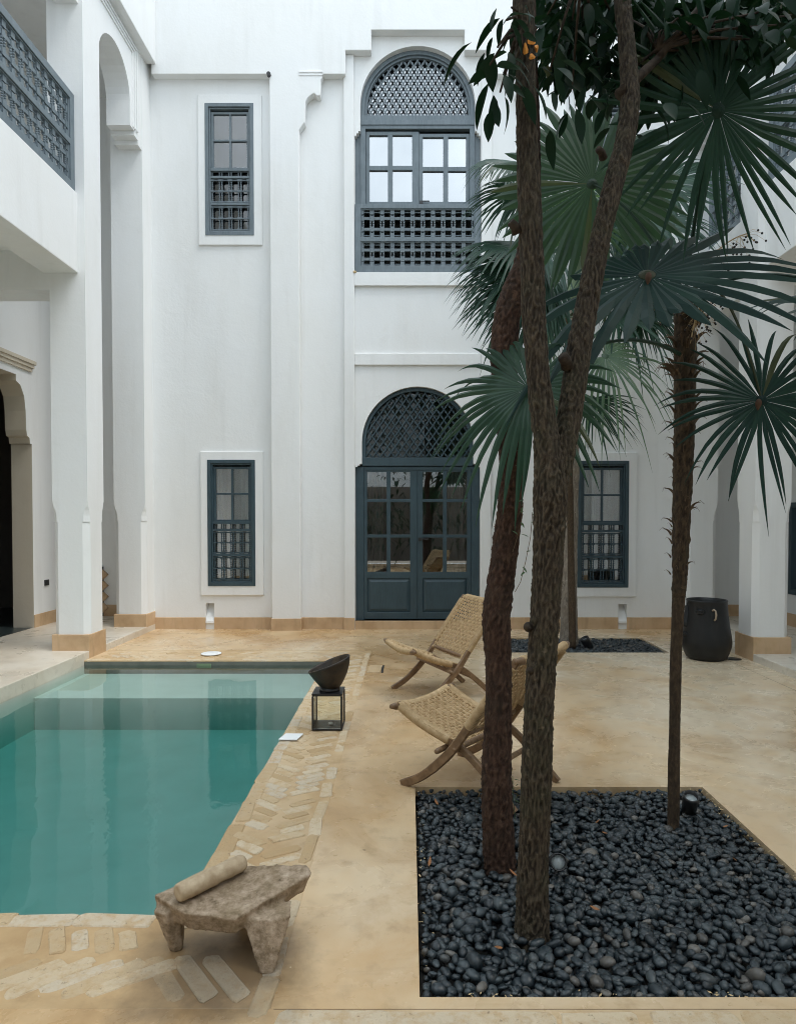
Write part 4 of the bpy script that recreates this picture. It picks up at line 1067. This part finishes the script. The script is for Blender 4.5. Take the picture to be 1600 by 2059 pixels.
def r3(d):
    a = math.degrees(math.atan2(d.z, d.x))
    return float(np.interp(a, [-180,-165,-150,-138,-125,-105,-80,-60,-40,-15,15,25,40,60,90,120,150,180], [.50,.85,1.14,1.18,.80,.55,.50,.62,.92,1.12,1.12,1.05,.66,.42,.33,.28,.34,.5]))
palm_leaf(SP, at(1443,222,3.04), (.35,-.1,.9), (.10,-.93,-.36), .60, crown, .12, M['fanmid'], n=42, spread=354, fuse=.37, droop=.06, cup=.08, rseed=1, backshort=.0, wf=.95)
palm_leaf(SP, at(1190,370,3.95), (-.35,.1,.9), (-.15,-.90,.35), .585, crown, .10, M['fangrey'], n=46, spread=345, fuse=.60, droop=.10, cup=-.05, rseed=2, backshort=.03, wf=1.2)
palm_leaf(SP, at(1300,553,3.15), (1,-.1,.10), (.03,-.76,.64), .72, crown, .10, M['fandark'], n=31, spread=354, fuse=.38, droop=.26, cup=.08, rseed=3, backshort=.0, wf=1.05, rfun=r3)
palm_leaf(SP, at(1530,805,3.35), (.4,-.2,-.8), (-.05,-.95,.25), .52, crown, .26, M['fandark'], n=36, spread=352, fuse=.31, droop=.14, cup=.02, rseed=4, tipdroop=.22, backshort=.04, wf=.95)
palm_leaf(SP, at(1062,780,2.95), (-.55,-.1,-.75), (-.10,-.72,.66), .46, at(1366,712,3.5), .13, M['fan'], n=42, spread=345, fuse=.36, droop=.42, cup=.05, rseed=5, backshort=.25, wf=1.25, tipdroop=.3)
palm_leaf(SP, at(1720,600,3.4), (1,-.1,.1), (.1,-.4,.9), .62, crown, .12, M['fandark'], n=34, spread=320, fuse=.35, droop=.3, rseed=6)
for (x_, y_, Y_) in ((1303,556,3.10), (1524,810,3.31)):      # brown husks hanging at two leaf hearts
    q = MB(); c_ = at(x_, y_, Y_); q.lathe([(.002,.020),(.010,.015),(.015,.003),(.014,-.010),(.009,-.024),(.002,-.036)], c_, (.1,0,1), 10); q.build('husk', M['redbark'], SP, True)
# fruit stalks
for (a, b, lf_, n, dr) in (((1385,700,3.5),(1412,612,3.45),.05,60,.10), ((1395,560,3.5),(1500,470,3.35),.04,34,.07), ((1340,640,3.5),(1322,598,3.4),.04,26,.10)):
    st = MB(); be = MB(); A, B = at(*a), at(*b); sp_ = arc_pts(A, B, lf_, 8); st.tube(sp_, .003, 5)
    for k in range(n):
        p = sp_[random.randint(3, 8)]; q = p + Vector((random.gauss(.015, .045), random.gauss(0,.03), -abs(random.gauss(.03, dr*.6))))
        st.tube([p, p.lerp(q, .5) + Vector((0,0,.012)), q], .0009, 3); be.lathe([(.001,-.0062),(.0048,-.003),(.0062,0),(.0048,.003),(.001,.0062)], q, (0,0,1), 6)
    fo = st.build('fruit_stalk', M['straw'], SP); tag(be.build('berries', M['berry'], fo, True), kind='stuff')

# tall palm in the far pebble bed
TP = thing('tall_palm', at(1146,1290,8.75), 'tall palm with pale ringed trunk and green crownshaft in the far pebble bed', 'palm')
px = FOC/8.75
t = MB(); pr = atp([(1144,1300),(1143,1240),(1144,1120),(1147,980),(1150,840),(1152,720),(1153,610)], 8.75)
trunk_mesh(t, pr, [x/px for x in (19,17,16,15,14,13,12)], 28, 26, .03, 3, 3.2, 12); t.build('trunk', M['palmbark'], TP, True)
t = MB(); t.tube(atp([(1153,612),(1154,590),(1156,550),(1157,515),(1158,490)], 8.75), [12/px, 13.5/px, 12/px, 9/px, 5/px], 14); t.build('crownshaft', M['shaft'], TP, True)
cr2 = at(1158, 500, 8.75)
for i, (hx, hy, Y, e1, nr, Rr, mt, kw) in enumerate((
    (1085,500,7.3,(-1,-.2,.05),(-.2,-.50,.85),1.00,'fan',dict(n=60,spread=185,fuse=.55,droop=.55,tipdroop=.5,wf=1.45)),
    (1085,525,7.2,(-.95,-.2,-.25),(-.3,-.75,.6),.98,'fan',dict(n=60,spread=180,fuse=.52,droop=.50,tipdroop=.5,wf=1.45)),
    (1085,560,7.1,(-.85,-.2,-.55),(-.3,-.85,.45),.92,'fan',dict(n=54,spread=160,fuse=.50,droop=.40,tipdroop=.5,wf=1.4)),
    (1090,590,7.0,(-.6,-.2,-.8),(-.3,-.9,.3),.72,'fan',dict(n=44,spread=130,fuse=.45,droop=.3,tipdroop=.4,wf=1.3)),
    (1062,335,7.2,(-.9,-.3,.0),(-.2,-.6,.75),.72,'fan',dict(n=54,spread=200,fuse=.50,droop=.60,tipdroop=.6,wf=1.4)),
    (1066,380,7.3,(-.75,-.3,-.45),(-.2,-.75,.5),.74,'fan',dict(n=46,spread=160,fuse=.46,droop=.5,tipdroop=.5,wf=1.4)),
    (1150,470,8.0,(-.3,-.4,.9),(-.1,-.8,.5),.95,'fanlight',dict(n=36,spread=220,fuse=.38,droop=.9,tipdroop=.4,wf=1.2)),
    (1100,560,8.0,(-.8,-.2,-.5),(-.2,-.9,.3),.8,'fan',dict(n=40,spread=150,fuse=.34,droop=.35,wf=1.2)),
    (1235,520,8.3,(.7,-.3,-.3),(.2,-.7,.6),.95,'fan',dict(n=46,spread=240,fuse=.40,droop=.6,wf=1.2)),
    (1300,455,7.8,(.9,-.2,.2),(0,-.6,.8),.85,'fan',dict(n=42,spread=260,fuse=.40,droop=.9,wf=1.2)),
    (1330,370,8.2,(.8,.1,.6),(0,-.7,.7),.9,'fan',dict(n=42,spread=300,fuse=.40,droop=.5,wf=1.2)),
    (1215,430,8.6,(.2,.2,.9),(0,-.8,.6),.9,'fan',dict(n=44,spread=320,fuse=.40,droop=.4,wf=1.2)),
    (1270,590,8.2,(.5,-.3,-.7),(.1,-.8,.5),.8,'fan',dict(n=44,spread=200,fuse=.36,droop=.6,wf=1.2)))):
    palm_leaf(TP, at(hx, hy, Y), e1, nr, Rr, cr2, .18, M[mt], .014, rseed=30+i, **kw)
# low thin palm beside it
LP = thing('young_fan_palm', Vector((1.98, 8.35, 0)), 'young fan palm with pale drooping leaves behind the fork of the tree', 'palm')
t = MB(); p0 = Vector((2.02, 8.4, -.05)); tp = at(1139, 640, 8.4)
trunk_mesh(t, [p0, p0.lerp(tp, .35), p0.lerp(tp, .7), tp], [.045, .042, .04, .035], 18, 20, .06, 4, 2, 14); t.build('trunk', M['fibre'], LP, True)
for i, (hx, hy, Y, e1, nr, Rr, mt, kw) in enumerate((
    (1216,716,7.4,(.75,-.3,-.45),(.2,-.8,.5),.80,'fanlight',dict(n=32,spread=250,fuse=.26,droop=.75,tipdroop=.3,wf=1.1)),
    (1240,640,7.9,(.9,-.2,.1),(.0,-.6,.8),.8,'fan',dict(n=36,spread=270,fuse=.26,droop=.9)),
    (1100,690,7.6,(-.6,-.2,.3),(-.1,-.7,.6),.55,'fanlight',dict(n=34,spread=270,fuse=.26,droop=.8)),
    (1190,800,7.6,(.4,-.3,-.8),(.1,-.9,.3),.62,'fan',dict(n=30,spread=160,fuse=.26,droop=.35)),
    (1290,640,8.0,(.8,-.2,.2),(0,-.6,.8),.62,'fan',dict(n=36,spread=280,fuse=.26,droop=.9)))):
    palm_leaf(LP, at(hx, hy, Y), e1, nr, Rr, tp, .15, M[mt], .009, rseed=60+i, **kw)
# small seedling by the trunks
sd_ = thing('seedling', at(1035,1600,3.6), 'thin green seedling sprouting between the two near trunks', 'plant')
q = MB()
for (a, b, r_) in (((1036,1650),(1030,1560),.0018), ((1034,1620),(1042,1590),.0012)): q.tube([at(*a,3.5), at((a[0]+b[0])/2-2,(a[1]+b[1])/2,3.5), at(*b,3.5)], r_, 4)
q.build('stem', M['fanlight'], sd_)
q = MB()
for k in range(16):
    lens_leaf(q, at(1030+random.uniform(-2,8), 1650-random.uniform(20,92), 3.5), Vector((random.uniform(-1,1), random.uniform(-.6,.3), random.uniform(0,.8))), Vector((0,0,1)), .03, .011, .3, 3)
q.build('foliage', M['fanlight'], sd_, recalc=False)
# thin twig with young leaves growing beside the red trunk
q = thing('creeper', at(1042,1120,3.05), 'thin leafy twig growing out beside the red barked trunk', 'plant')
b_ = MB(); b_.tube(atp([(1035,1190),(1046,1170),(1056,1130),(1066,1080),(1070,1030)], 3.05), .0016, 5); b_.tube(atp([(1030,1110),(1046,1060),(1052,1010)], 3.05), .0014, 5); b_.build('stem', M['fibre'], q)
b_ = MB()
for (x_, y_) in ((1050,1140),(1058,1110),(1062,1080),(1066,1050),(1046,1050),(1050,1020),(1040,1075),(1053,1006),(1068,1036),(1055,1150),(1044,1030),(1047,940),(1038,905)):
    lens_leaf(b_, at(x_, y_, 3.05), Vector((random.uniform(-1,1), random.uniform(-.6,.2), random.uniform(-.5,.6))), Vector((0,-.4,1)), random.uniform(.022,.036), .014, .3, 4)
b_.build('foliage', M['fanlight'], q, recalc=False)

# planting behind the viewer, mirrored in the door panes
rp = MB()
for k in range(900):
    cx_ = random.choice((-1.6, -.4, 1.0, 2.2)); p = Vector((cx_ + random.gauss(0,.45), -2.8 + random.gauss(0,.35), abs(random.gauss(1.5,.55))))
    lens_leaf(rp, p, Vector((random.uniform(-1,1), random.uniform(-1,1), random.uniform(-.8,.6))), Vector((0,0,1)), random.uniform(.2,.35), .09, .25, 3)
tag(rp.build('rear_foliage', M['broad'], None, True, recalc=False), 'dark leafy planting at the rear of the court', None, None, 'stuff')

# ------------------------------------------------------------------ folding rope chairs
def post_curve(t):      # back post: front foot -> pivot -> top  (y = back, z = up)
    P = [Vector((0,-.02,.0)), Vector((0,.12,.075)), Vector((0,.25,.185)), Vector((0,.36,.305)), Vector((0,.50,.505)), Vector((0,.63,.68)), Vector((0,.745,.835))]
    return P
def seat_curve():       # seat rail: front -> pivot -> rear foot
    return [Vector((0,-.085,.462)), Vector((0,.02,.405)), Vector((0,.13,.360)), Vector((0,.25,.322)), Vector((0,.36,.285)), Vector((0,.47,.215)), Vector((0,.60,.105)), Vector((0,.715,.0))]
WD = .62
def weave(S, nu, nv, rad=.0045, amp=.0046, gap=.0048):
    """basket weave of paired cords over the surface S(u,v)->(point, normal)"""
    mb = MB()
    for i in range(nu):
        for s in (-1, 1):
            pts = []
            for j in range(nv*2+1):
                v = j/(nv*2); p, n, du, dv = S((i+.5)/nu, v)
                sg = math.cos(math.pi*(j/2 + i) - math.pi/2 + math.pi/2)*1.0 if j % 2 == 0 else 0
                sgn = (1 if ((j//2 + i) % 2 == 0) else -1) if j % 2 == 1 else 0
                pts.append(p + n*(amp*sgn) + du*(s*gap))
            mb.tube(pts, rad, 5)
    for j in range(nv):
        for s in (-1, 1):
            pts = []
            for i in range(nu*2+1):
                u = i/(nu*2); p, n, du, dv = S(u, (j+.5)/nv)
                sgn = (-1 if ((i//2 + j) % 2 == 0) else 1) if i % 2 == 1 else 0
                pts.append(p + n*(amp*sgn) + dv*(s*gap))
            mb.tube(pts, rad, 5)
    return mb
def wrap(mb, pts, r, pitch=.0125, n=10, asp=1.0, up=None):
    pts = [Vector(p) for p in pts]; L = [0]
    for a, b in zip(pts, pts[1:]): L.append(L[-1] + (b-a).length)
    m = max(8, int(L[-1]/pitch)*2); out = []; rr = []
    for k in range(m+1):
        s = L[-1]*k/m; i = max(j for j in range(len(L)) if L[j] <= s + 1e-9); i = min(i, len(pts)-2)
        t_ = (s - L[i])/max(1e-9, L[i+1]-L[i]); out.append(pts[i].lerp(pts[i+1], t_)); rr.append(r*1.02 if k % 2 else r*.80)
    mb.tube(out, rr, n, True, up, asp)
def make_chair(loc, rz, label):
    ch = thing('folding_rope_chair', loc, label, 'chair', 'woven rope folding chairs', rz)
    bl = lambda m, name, mat, smooth=False: m.build(name, mat, ch, smooth, world=False)
    pc = catmull(post_curve(0), 5); scv = catmull(seat_curve(), 5)
    for sx in (-1, 1):
        off = Vector((sx*(WD/2+.004), 0, 0))
        m = MB(); m.board([p + off for p in pc], [.050]*8 + [.054]*8 + [.050]*6 + [.044]*(len(pc)-22), .028, (1,0,0)); bl(m, 'back_post', M['teak'])
        off = Vector((sx*(WD/2-.038), 0, 0))
        m = MB(); m.board([p + off for p in scv], .046, .028, (1,0,0)); bl(m, 'seat_rail', M['teak'])
        m = MB(); seg = [p + Vector((sx*(WD/2-.036), 0, .004)) for p in scv[1:18]]; wrap(m, seg, .030, .0105, 10); bl(m, 'seat_side_wrap', M['rope'], True)
        m = MB(); seg = [p + Vector((sx*(WD/2+.002), 0, .0)) for p in pc[18:30]]; wrap(m, seg, .031, .0105, 10); bl(m, 'post_wrap', M['rope'], True)
    def rail(y, z, dip, r, ext, back=0):
        return [Vector((WD*(k/16-.5)*(1+ext), y + back*(1-(2*k/16-1)**2), z - dip*(1-(2*k/16-1)**2))) for k in range(17)]
    m = MB(); m.tube(rail(-.085,.462,.035,0,.10), [.014]+[.022]*15+[.014], 10); bl(m, 'front_rail', M['teak'], True)
    m = MB(); wrap(m, rail(-.085,.464,.035,0,.0)[1:16], .027, .0105, 10); bl(m, 'front_wrap', M['rope'], True)
    m = MB(); m.tube(rail(.745,.835,.012,0,.09,.03), [.014]+[.022]*15+[.014], 10); bl(m, 'top_rail', M['teak'], True)
    m = MB(); wrap(m, rail(.745,.837,.012,0,.0,.03)[1:16], .027, .0105, 10); bl(m, 'top_wrap', M['rope'], True)
    for (y_, z_, w_) in ((.255,.262,.72), (.36,.285,.66), (.405,.372,.60), (.52,.175,.56)):
        m = MB(); m.tube([Vector((-w_/2,y_,z_)), Vector((-w_/2+.02,y_,z_)), Vector((w_/2-.02,y_,z_)), Vector((w_/2,y_,z_))], [.012,.017,.017,.012], 10); bl(m, 'cross_bar', M['teak'], True)
    sc_ = catmull(seat_curve(), 8)
    def along(C, t):
        x = t*(len(C)-1); i = min(int(x), len(C)-2); return C[i].lerp(C[i+1], x-i), (C[i+1]-C[i]).normalized()
    segS = sc_[1:int(len(sc_)*.60)]; segB = catmull(post_curve(0), 8)[26:]
    def S_seat(u, v):
        p, t_ = along(segS, v); sag = .040*(1-(2*u-1)**2)
        p = p + Vector((WD*(u-.5)*.94, 0, .026 - sag)); n = Vector((1,0,0)).cross(t_); n = n if n.z > 0 else -n
        return p, n, Vector((1,0,0)), t_
    def S_back(u, v):
        p, t_ = along(segB, v); sag = .030*(1-(2*u-1)**2); n = Vector((1,0,0)).cross(t_); n = n if n.y < 0 else -n
        p = p + Vector((WD*(u-.5)*.96, 0, 0)) + n*(.018 - sag)
        return p, n, Vector((1,0,0)), t_
    tag(bl(weave(S_seat, 17, 18), 'seat_weave', M['rope'], True), kind='stuff')
    tag(bl(weave(S_back, 17, 17), 'back_weave', M['rope'], True), kind='stuff')
    return ch
CH = make_chair((.165, 4.311, .004), R(-126.87), 'folding chair with woven rope seat, nearer one, half hidden behind the tree trunks')
C2_ = copy_tree(CH); C2_.location = (-.008, 6.088, .004); C2_.rotation_euler = (0, 0, R(-65.7))
C2_['label'] = 'folding chair with woven rope seat and back, farther one, in front of the blue door'

# ------------------------------------------------------------------ lantern, bowl
LN = thing('glass_lantern', (-.615, 5.205, 0), 'black framed square glass lantern standing on the pool edge', 'lantern')
x0, x1, y0, y1, H = -.729, -.500, 5.092, 5.322, .282; b = .013
q = MB(); q.box(x0, x1, y0, y1, .006, .018); q.build('base_plate', M['black'], LN, bevel=.002)
q = MB(); q.box(x0, x1, y0, y1, H-.012, H); q.box(x0+.004, x1-.004, y0+.004, y1-.004, H-.02, H-.012); q.build('top_plate', M['black'], LN, bevel=.002)
for (a, c) in ((x0, y0), (x1-b, y0), (x0, y1-b), (x1-b, y1-b)):
    q = MB(); q.box(a, a+b, c, c+b, .0185, H-.0205); q.build('corner_bar', M['black'], LN)
for (a, c, d, e) in ((x0+b, x1-b, y0+.005, y0+.008), (x0+b, x1-b, y1-.008, y1-.005), (x0+.005, x0+.008, y0+b, y1-b), (x1-.008, x1-.005, y0+b, y1-b)):
    q = MB(); q.box(a, c, d, e, .0185, H-.0205); q.build('glass_panel', M['clear'], LN)
q = MB(); q.lathe([(.019,.0185),(.02,.03),(.017,.031),(.004,.032)], (-.600,5.21,0), (0,0,1), 18); q.build('tea_light', M['white'], LN, True)
BO = thing('clay_bowl', (-.607, 5.205, H), 'dark brown clay bowl with slanted rim resting on the lantern', 'bowl')
q = MB(); n = 48; prof = [(.0,.0),(.074,.0),(.076,.012),(.070,.026)]; vs = []; fs = []
K = 14; cxb, cyb = -.607, 5.205
for k in range(K+1):
    t_ = k/K
    for i in range(n):
        a = 2*math.pi*i/n; hi = .205 + .062*math.cos(a); z = H + .022 + (hi-.022)*t_
        zz = (z - H - .022)/.245; rr = .068 + .108*math.sin(min(1, zz)*1.42)**.85 + .006*zz
        xo = -.028*zz + .006
        lean = 1 + (.14*zz if math.cos(a) < 0 else -.02*zz)*abs(math.cos(a))
        vs.append((cxb + xo + rr*math.cos(a)*lean, cyb + rr*math.sin(a), z))
base_n = len(vs)
for k in range(K+1):
    t_ = 1 - k/K
    for i in range(n):
        a = 2*math.pi*i/n; j = (K-k)*n + i; v = Vector(vs[j]); c = Vector((cxb, cyb, v.z)); dn = (c - v); dl = dn.length
        vs.append(tuple(v + dn*min(.9, (.0095/dl)) + Vector((0,0,.004 if k == 0 else (.012*(k/K)))))) 
for k in range(2*K+1):
    for i in range(n):
        j = (i+1) % n; fs.append((k*n+i, k*n+j, (k+1)*n+j, (k+1)*n+i))
fs.append(tuple(range(n))[::-1]); fs.append(tuple((2*K+1)*n+i for i in range(n)))
q.add(vs, fs); q.build('bowl', M['bowl'], BO, True)
q = MB(); q.lathe([(.078,.0005),(.079,.012),(.070,.026),(.066,.03)], (cxb, cyb, H), (0,0,1), 36); q.build('foot', M['black'], BO, True)

# card / covers on the pool surround
q = MB(); pp = [at(574,1476,5.02), at(606,1477,5.0), at(596,1491,4.86), at(562,1490,4.87)]
z_ = .012; q.prism([[(-.905,4.99),(-.775,4.985),(-.800,4.845),(-.935,4.85)]], z_, z_+.006)
tag(q.build('white_card', M['white'], bevel=.001), 'white rectangular card lying on the pool edge before the lantern', 'card')
q = MB(); c_ = at(425, 1317, 7.98); q.lathe([(.118,.010),(.118,.016),(.110,.019),(.004,.020)], (c_.x, 7.98, 0), (0,0,1), 36)
tag(q.build('round_cover', M['white'], None, True), 'round white cover on the brick edge at the far end of the pool', 'lid')
q = MB(); q.lathe([(.085,.001),(.085,.006),(.01,.008)], (3.68, 7.72, 0), (0,0,1), 28); tag(q.build('floor_drain', M['black'], None, True), 'small round dark drain cover beside the face pot', 'drain')
tag(sk.build('skimmer_slot', M['shaft']), 'small green slot in the far wall of the pool', 'slot')
q = MB(); q.prism([[(-.42,7.38),(-.285,7.38),(-.30,7.02),(-.44,7.02)]], .002, .008)
tag(q.build('access_hatch', M['brick'], bevel=.002), 'pale square hatch in the floor behind the bowl', 'hatch')
q = MB(); q.box(-.288,-.268,7.03,7.37,.0005,.006); q.build('hatch_slot', M['black'], bpy.data.objects['access_hatch'])

# ------------------------------------------------------------------ stone grinding table and roller
def remeshed(mb, name, mat, parent, vox, disp, seed, lap=3):
    me = mb.mesh(name, None); o = bpy.data.objects.new(name, me); COL.objects.link(o)
    r_ = o.modifiers.new('r', 'REMESH'); r_.mode = 'VOXEL'; r_.voxel_size = vox
    s_ = o.modifiers.new('s', 'SMOOTH'); s_.iterations = lap; s_.factor = .5
    dg = bpy.context.evaluated_depsgraph_get(); m2 = bpy.data.meshes.new_from_object(o.evaluated_get(dg)); bpy.data.objects.remove(o)
    for v in m2.vertices:
        c = v.co; nn = v.normal
        v.co = c + nn*(disp*(noise.noise(c*18 + Vector((seed,0,0))) + .55*noise.noise(c*55) + .35*noise.noise(c*130)))
    m2.materials.clear(); m2.materials.append(mat); m2.polygons.foreach_set('use_smooth', [True]*len(m2.polygons)); m2.update()
    return link(name, m2, parent)
mt = MB()
top = [(-.945,2.50,.205), (-.80,2.405,.190), (-.612,2.375,.188), (-.372,2.60,.232), (-.40,2.665,.236), (-.640,2.70,.214), (-.80,2.655,.207)]
bot = [(-.93,2.50,.135), (-.79,2.425,.118), (-.618,2.395,.120), (-.405,2.60,.158), (-.425,2.65,.160), (-.645,2.675,.150), (-.79,2.635,.145)]
N = len(top); cen = (-.66, 2.545, .196)
vs = top + bot + [cen]; fs = [(i, (i+1) % N, 2*N) for i in range(N)] + [tuple(range(N, 2*N))[::-1]] + [(i, i+N, (i+1) % N + N, (i+1) % N) for i in range(N)]
mt.add(vs, fs)
def leg3(topc, tw_, td, botc, bw, bd):
    T, B = Vector(topc), Vector(botc)
    vs = [T+Vector((a*tw_, c*td, 0)) for a, c in ((-1,-.6),(0,-1),(1,-.5),(.8,1),(-.8,1))] + [B+Vector((a*bw, c*bd, 0)) for a, c in ((-1,-.6),(0,-1),(1,-.5),(.8,1),(-.8,1))]
    mt.add(vs, [(0,1,6,5),(1,2,7,6),(2,3,8,7),(3,4,9,8),(4,0,5,9),(4,3,2,1,0),(5,6,7,8,9)])
leg3((-.885,2.50,.165), .052, .055, (-.862,2.505,-.004), .022, .022)
leg3((-.512,2.46,.170), .090, .062, (-.500,2.375,-.004), .024, .022)
leg3((-.63,2.645,.165), .06, .05, (-.64,2.66,-.004), .03, .03)
MT = remeshed(mt, 'grinding_table', M['stone'], None, .007, .0030, 3, 2)
tag(MT, 'three legged carved stone grinding table at the corner of the pool', 'stone table')
A_, B_ = Vector((-.842, 2.45, .236)), Vector((-.648, 2.66, .248))
mn = MB(); mn.tube([A_.lerp(B_, t_) for t_ in (0,.04,.3,.55,.58,.75,.96,1)], [.029,.0345,.0355,.0345,.032,.034,.032,.026], 20)
tag(remeshed(mn, 'grinding_roller', M['mano'], None, .006, .0018, 9, 2), 'pale cylindrical stone roller lying on the grinding table', 'stone roller')

# ------------------------------------------------------------------ face pot
FP = thing('face_pot', (3.39, 7.76, 0), 'large black clay pot modelled as a face beside the right column', 'pot')
q = MB(); pc_ = (3.39, 7.76, 0)
prof = [(.19,.0),(.215,.02),(.245,.08),(.266,.16),(.270,.20),(.262,.27),(.243,.38),(.228,.50),(.219,.60),(.217,.652),(.222,.668),(.216,.676),(.206,.668),(.203,.60),(.215,.45),(.23,.25),(.2,.06),(.02,.05)]
q.lathe(prof, pc_, (0,0,1), 56); q.build('pot', M['potblack'], FP, True)
def onpot(az, z, out=0):
    rr = np.interp(z, [p_[1] for p_ in prof[:10]], [p_[0] for p_ in prof[:10]]); a = math.pi + az
    d = Vector((math.cos(a), math.sin(a), 0)); return Vector(pc_) + d*(rr+out) + Vector((0,0,z)), d, Vector((-math.sin(a), math.cos(a), 0))
q = MB(); vs = []; fs = []
for z_, wd_, out_ in ((.655,.050,.0), (.60,.034,.016), (.52,.030,.030), (.44,.036,.046), (.395,.050,.055), (.375,.052,.035), (.368,.045,.0)):
    c, d, s_ = onpot(0, z_)
    vs += [c - s_*wd_ - d*.02, c - s_*wd_*.45 + d*out_*.75, c + d*out_, c + s_*wd_*.45 + d*out_*.75, c + s_*wd_ - d*.02]
for i in range(6):
    for k in range(4): fs.append((i*5+k, i*5+k+1, i*5+6+k, i*5+5+k))
q.add(vs, fs); q.build('nose', M['potblack'], FP, True)
for az in (R(50), R(-50)):
    q = MB(); c, d, s_ = onpot(az, .555)
    for dz, rr in ((.013, .020), (-.016, .017)):
        q.tube([c + s_*x_ + Vector((0,0,dz*(1-(x_/.052)**2))) + d*(.018*(1-(x_/.052)**2)) for x_ in (-.05,-.034,-.016,0,.016,.034,.05)], [.003,rr*.6,rr*.95,rr,rr*.95,rr*.6,.003], 8)
    q.build('eye', M['potblack'], FP, True)
q = MB(); c, d, s_ = onpot(0, .265)
for dz in (.011, -.012): q.tube([onpot(a_, .29 + dz*(1-(a_/.30)**2), .004)[0] for a_ in (-.30,-.2,-.1,0,.1,.2,.30)], [.003,.011,.015,.013,.015,.011,.003], 8)
q.build('mouth', M['potblack'], FP, True)
for az in (R(84), R(-84)):
    q = MB(); c = [onpot(az, z_, o_)[0] for z_, o_ in ((.575,.0),(.588,.02),(.575,.036),(.53,.040),(.49,.036),(.47,.012))]
    c = [p_ + onpot(az,.5)[2]*(x_ if az > 0 else -x_) for p_, x_ in zip(c, (-.008,.0,.014,.018,.012,.006))]
    q.tube(c, .0105, 10); q.build('ear', M['rawclay'] if az > 0 else M['potblack'], FP, True)

# ------------------------------------------------------------------ garden spotlights
def spot(px_, py_, Y, aim, s, label):
    c = at(px_, py_, Y); aim = Vector(aim).normalized(); S = thing('garden_spotlight', c, label, 'spotlight', 'garden spotlights in the pebbles')
    q = MB(); q.lathe([(.030*s,-.075*s),(.045*s,-.07*s),(.048*s,.03*s),(.048*s,.05*s),(.041*s,.05*s),(.040*s,.02*s),(.001,.019*s)], c, aim, 24, False); q.build('housing', M['black'], S, True)
    q = MB(); q.lathe([(.0395*s,.022*s),(.036*s,.027*s),(.001,.030*s)], c, aim, 24, False); q.build('lens', M['lens'], S, True)
    q = MB(); q.tube([c - aim*.05*s, c - aim*.05*s + Vector((0,.02,-.05)), Vector((c.x, c.y+.02, -.05))], .010*s, 8); q.build('stake', M['black'], S)
spot(1121, 1733, 3.02, (-.10,-.90,.42), .78, 'black garden spotlight with pale round lens beside the forked trunk')
spot(1387, 1612, 3.66, (-.05,-.42,.90), .85, 'black hooded spotlight in the pebbles beside the slim palm trunk')
spot(1178, 1291, 8.45, (-.5,-.1,.85), 1.2, 'black spotlight in the far pebble bed by the tall palm')

# fallen leaves, pod
dl = MB(); lens_leaf(dl, Vector((0,0,0)), Vector((1,0,.12)), Vector((0,.2,1)), .052, .020, -.3, 4); dlm = dl.mesh('fallen_leaf', M['dry'], False, False)
for (x_, y_, lab) in ((1196,1655,'orange curled leaf on the pebbles right of the forked trunk'), (1210,1672,'smaller orange leaf just below the curled one right of the forked trunk'), (880,1618,'orange leaf on the pebbles near the chair foot'), (1452,1663,'brown leaf on the pebbles beside the hooded spotlight'), (862,1742,'brown leaf by the left rim of the near pebbles'), (1040,1762,'small brown leaf between the bases of the red and forked trunks'), (1480,1730,'brown leaf nearest the slanting rear rim of the near pebbles'), (1010,1905,'orange leaf at the foot of the forked trunk'), (1205,1830,'lone brown leaf in the middle of the near pebbles')):
    z_ = .004; d_ = at(x_, y_, 1) - Vector((0,0,CAMZ)); k_ = (z_-CAMZ)/d_.z
    o = link('fallen_leaf', dlm); o.location = Vector((0,0,CAMZ)) + d_*k_; o.rotation_euler = (random.uniform(-.3,.3), random.uniform(-.3,.3), random.uniform(0,6.28)); s_ = random.uniform(.6,.95); o.scale = (s_,s_,s_)
    tag(o, lab or 'small dry orange leaf lying on the near black pebbles', 'leaf', 'dry leaves on the pebbles')
pd = MB(); pd.tube([Vector((1.50,2.262,.006)), Vector((1.56,2.268,.012)), Vector((1.62,2.262,.013)), Vector((1.69,2.255,.010)), Vector((1.78,2.262,.006))], [.003,.012,.015,.012,.003], 8, asp=.5)
tag(pd.build('seed_pod', M['redbark'], None, True), 'brown dry palm sheath at the front rim of the pebble bed', 'seed pod')
